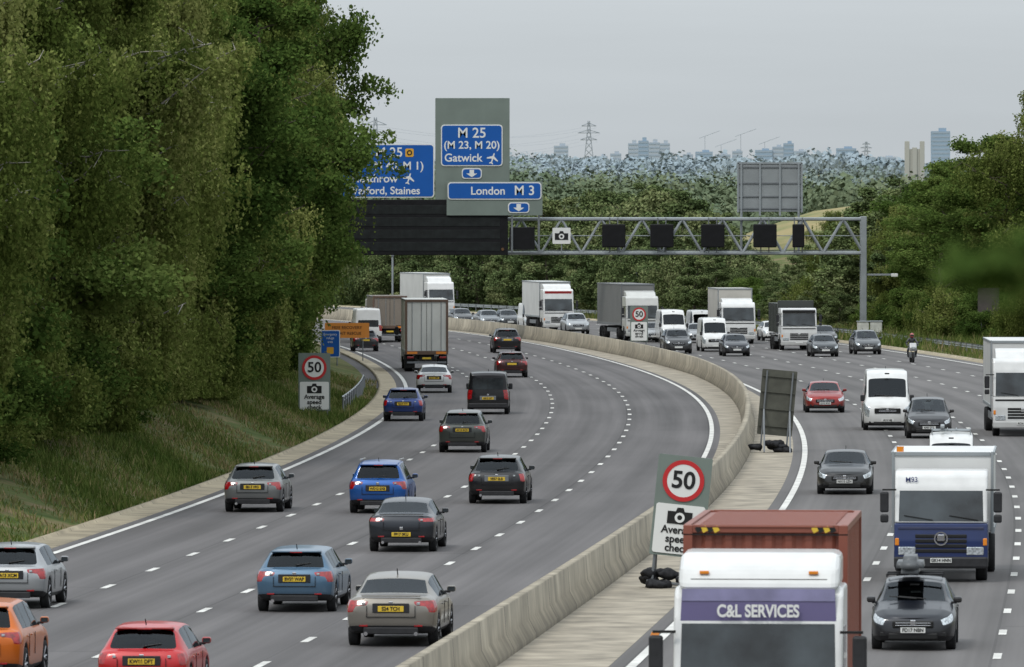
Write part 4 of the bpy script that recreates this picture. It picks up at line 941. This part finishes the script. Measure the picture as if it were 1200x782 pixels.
def blades(name,n_,ya,yb,oa,ob,h,bw):
    y_=rng.uniform(ya,yb,n_);o_=rng.uniform(oa,ob,n_);x_=R(y_)+o_;cl_=np.sin(x_*1.7+y_*.9)*np.sin(y_*.37-x_*.8);big=np.sin(x_*.6+y_*.13)*np.sin(y_*.071+x_*.4)
    keep=rng.random(n_)<(.5+.3*cl_+.45*big);y_=y_[keep];o_=o_[keep];x_=x_[keep];cl_=cl_[keep];big=big[keep];n_=len(y_)
    hh=h*rng.uniform(.35,1.3,n_)*(1+.5*cl_+.5*big);z=tz(x_,y_);c=np.stack([x_,y_,z+hh*.45],-1)
    U=np.stack([rng.normal(0,.35,n_),rng.normal(0,.35,n_),np.ones(n_)],-1)*(hh/2)[:,None];an=rng.uniform(0,6.28,n_);Vv=np.stack([np.cos(an),np.sin(an),0*an],-1)*bw
    v,q=diamonds(c,U,Vv);t=np.clip(.42+.18*cl_-.30*big+rng.normal(0,.22,n_),0,1);link(bpy.data.objects.new(name,npmesh(name,v,q,[BLADE],None,np.repeat(t,4))))
blades('verge_grass',150000,170,420,-24,-16.1,.28,.022)
blades('verge_grass',90000,380,700,23.6,36,.65,.035)
blades('verge_grass',24000,400,560,-26,-20.4,.5,.03)
def fg():
    V=[];Q=[];mi=[];off=0
    for a_,b_,r0,r1 in (((2.9,12,0),(2.8,12,7),.14,.10),((2.8,12,7),(2.7,12.1,11),.10,.04),((2.8,12,8.2),(1.7,12,8.85),.035,.02),((1.7,12,8.85),(.80,12,8.74),.02,.004)):
        v,q=tube(a_,b_,r0,r1,8);V.append(v);Q.append(q+off);mi.append(np.full(len(q),1));off+=len(v)
    cs=[]
    for k_ in range(600):
        t=rng.random();p=np.array([.70+t*.7,12,8.73+t*.06]);cs.append(p+rng.normal(0,1,3)*np.array([.02,.05,.012+.045*t]))
    for k_ in range(2500):
        cs.append(np.array([2.8,12,9.8])+unit(1)[0]*np.array([1.0,1.0,1.9])*rng.random()**.4+np.array([.75,0,0]))
    c=np.array(cs);n_=len(c);U=unit(n_);A=unit(n_);Vv=np.cross(U,A);v,q=diamonds(c,U*.028,Vv*.02);V.append(v);Q.append(q+off);mi.append(np.zeros(len(q)))
    Vs=np.vstack(V);link(bpy.data.objects.new('foreground_tree',npmesh('foreground_tree',Vs,np.vstack(Q),[LEAF_O,BARK],np.concatenate(mi),rng.uniform(.1,.5,len(Vs)))))
fg()
# ---------------------------------------------------------------- skyline
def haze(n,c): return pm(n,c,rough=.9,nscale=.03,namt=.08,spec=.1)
HB=haze('hazy_concrete',(.34,.39,.45));HB2=haze('hazy_glass',(.24,.32,.41));HB3=haze('hazy_band',(.27,.33,.40));CR=haze('cream_tower',(.36,.36,.33))  # hazy_ colours are paled and blued to paint in distance haze
YB=8000;sB=9000/YB
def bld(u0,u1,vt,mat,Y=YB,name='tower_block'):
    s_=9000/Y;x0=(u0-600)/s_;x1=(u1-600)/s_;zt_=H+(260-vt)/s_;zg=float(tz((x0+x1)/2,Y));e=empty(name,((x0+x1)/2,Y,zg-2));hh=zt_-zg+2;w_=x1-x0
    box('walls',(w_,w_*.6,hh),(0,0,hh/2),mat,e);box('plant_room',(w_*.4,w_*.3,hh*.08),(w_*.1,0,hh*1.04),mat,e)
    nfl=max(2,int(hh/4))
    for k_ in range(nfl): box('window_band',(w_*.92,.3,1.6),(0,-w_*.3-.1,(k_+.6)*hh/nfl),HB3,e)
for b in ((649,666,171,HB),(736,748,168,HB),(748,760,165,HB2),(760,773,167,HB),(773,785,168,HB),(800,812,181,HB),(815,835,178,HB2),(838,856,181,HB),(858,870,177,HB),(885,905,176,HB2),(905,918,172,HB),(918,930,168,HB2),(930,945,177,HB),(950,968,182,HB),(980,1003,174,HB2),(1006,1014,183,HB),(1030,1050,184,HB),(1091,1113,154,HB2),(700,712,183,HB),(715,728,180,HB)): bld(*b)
e=empty('chimney_block',(125,2450,0))
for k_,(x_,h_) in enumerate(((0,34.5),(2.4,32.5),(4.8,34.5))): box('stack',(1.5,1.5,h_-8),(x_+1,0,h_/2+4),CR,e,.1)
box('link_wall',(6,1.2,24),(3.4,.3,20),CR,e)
def pylon(X,Y,zt_,r=.35):
    zg=float(tz(X,Y));h_=zt_-zg;e=empty('electricity_pylon',(X,Y,zg));sg=[];n_=7
    def wd(t): return (1-t)**1.3*h_*.10+.7
    for k_ in range(n_):
        a_,b_=k_/n_,(k_+1)/n_
        for sx in(-1,1): sg+=[((sx*wd(a_),0,a_*h_),(sx*wd(b_),0,b_*h_)),((sx*wd(a_),0,a_*h_),(-sx*wd(b_),0,b_*h_))]
    for t,l_ in ((.62,.17),(.76,.22),(.9,.15)):
        sg+=[((-l_*h_,0,t*h_),(l_*h_,0,t*h_)),((-l_*h_,0,t*h_),(0,0,(t+.06)*h_)),((l_*h_,0,t*h_),(0,0,(t+.06)*h_))]
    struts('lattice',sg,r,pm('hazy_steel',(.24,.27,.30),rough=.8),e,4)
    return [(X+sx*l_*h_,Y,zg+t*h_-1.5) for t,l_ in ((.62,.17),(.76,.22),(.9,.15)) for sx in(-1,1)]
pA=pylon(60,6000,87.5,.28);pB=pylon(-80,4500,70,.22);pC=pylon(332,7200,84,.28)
def wires(P,Q,name='power_line'):
    sg=[]
    for a_,b_ in zip(P,Q):
        prev=None
        for k_ in range(13):
            t=k_/12;p=(a_[0]*(1-t)+b_[0]*t,a_[1]*(1-t)+b_[1]*t,a_[2]*(1-t)+b_[2]*t-28*t*(1-t))
            if prev: sg.append((prev,p))
            prev=p
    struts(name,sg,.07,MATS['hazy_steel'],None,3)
wires(pB,pA);wires([(x-330,y-300,z+4) for x,y,z in pB],pB)
for (u,v_) in ((845,170),(868,158),(896,167),(826,160)):
    s_=sB;X_=(u-600)/s_;zt_=H+(260-v_)/s_;zg=float(tz(X_,YB));e=empty('tower_crane',(X_,YB,zg))
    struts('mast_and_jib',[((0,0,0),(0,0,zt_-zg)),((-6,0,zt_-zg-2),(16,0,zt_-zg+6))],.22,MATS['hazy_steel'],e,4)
# ---------------------------------------------------------------- light, world, camera
w=bpy.data.worlds.new('World');S.world=w;w.use_nodes=True;N=w.node_tree.nodes;L=w.node_tree.links
bg=N['Background'];sk=N.new('ShaderNodeTexSky');sk.sky_type='NISHITA';sk.sun_disc=False
el,az=math.radians(52),math.radians(215)
sk.sun_elevation=el;sk.sun_rotation=az;sk.dust_density=2.0;sk.air_density=1.0
hs=N.new('ShaderNodeHueSaturation');hs.inputs['Saturation'].default_value=.5;L.new(sk.outputs[0],hs.inputs['Color'])
# overcast cloud deck over the clear sky: brightness rises towards the zenith
tc=N.new('ShaderNodeTexCoord');sp=N.new('ShaderNodeSeparateXYZ');L.new(tc.outputs['Generated'],sp.inputs[0])
mr=N.new('ShaderNodeMapRange');mr.inputs['From Min'].default_value=0;mr.inputs['From Max'].default_value=1;mr.inputs['To Min'].default_value=1;mr.inputs['To Max'].default_value=3.4;L.new(sp.outputs[2],mr.inputs['Value'])
mp=N.new('ShaderNodeMapping');mp.inputs['Scale'].default_value=(5,5,60);L.new(tc.outputs['Generated'],mp.inputs[0])
cn=N.new('ShaderNodeTexNoise');cn.inputs['Scale'].default_value=1.6;cn.inputs['Detail'].default_value=5;L.new(mp.outputs[0],cn.inputs['Vector'])
cm=N.new('ShaderNodeMapRange');cm.inputs['From Min'].default_value=.3;cm.inputs['From Max'].default_value=.7;cm.inputs['To Min'].default_value=.95;cm.inputs['To Max'].default_value=1.05;L.new(cn.outputs['Fac'],cm.inputs['Value'])
mu=N.new('ShaderNodeMath');mu.operation='MULTIPLY';L.new(mr.outputs[0],mu.inputs[0]);L.new(cm.outputs[0],mu.inputs[1])
cc=N.new('ShaderNodeMix');cc.data_type='RGBA';cc.blend_type='MULTIPLY';cc.inputs[0].default_value=1;cc.inputs[6].default_value=(4.75,5.15,5.45,1);L.new(mu.outputs[0],cc.inputs[7])
mm=N.new('ShaderNodeMix');mm.data_type='RGBA';mm.inputs[0].default_value=.85;L.new(hs.outputs[0],mm.inputs[6]);L.new(cc.outputs[2],mm.inputs[7])
L.new(mm.outputs[2],bg.inputs[0]);bg.inputs[1].default_value=.12
sl=bpy.data.lights.new('sun','SUN');sl.energy=1.5;sl.angle=math.radians(12);sl.color=(1,.97,.91)
so=bpy.data.objects.new('sun',sl);link(so)
d=Vector((math.sin(az)*math.cos(el),math.cos(az)*math.cos(el),math.sin(el)));so.rotation_euler=d.to_track_quat('Z','Y').to_euler();so.location=(0,0,100)
cam=bpy.data.cameras.new('camera');co=bpy.data.objects.new('camera',cam);link(co);co.location=(0,0,H)
co.rotation_euler=(math.radians(90)-math.atan(131/9000),0,0);cam.lens=270;cam.sensor_width=36;cam.clip_end=30000;cam.clip_start=.5
cam.dof.use_dof=True;cam.dof.focus_distance=300;cam.dof.aperture_fstop=8
S.camera=co
S.view_settings.view_transform='Standard';S.view_settings.look='None';S.view_settings.exposure=0
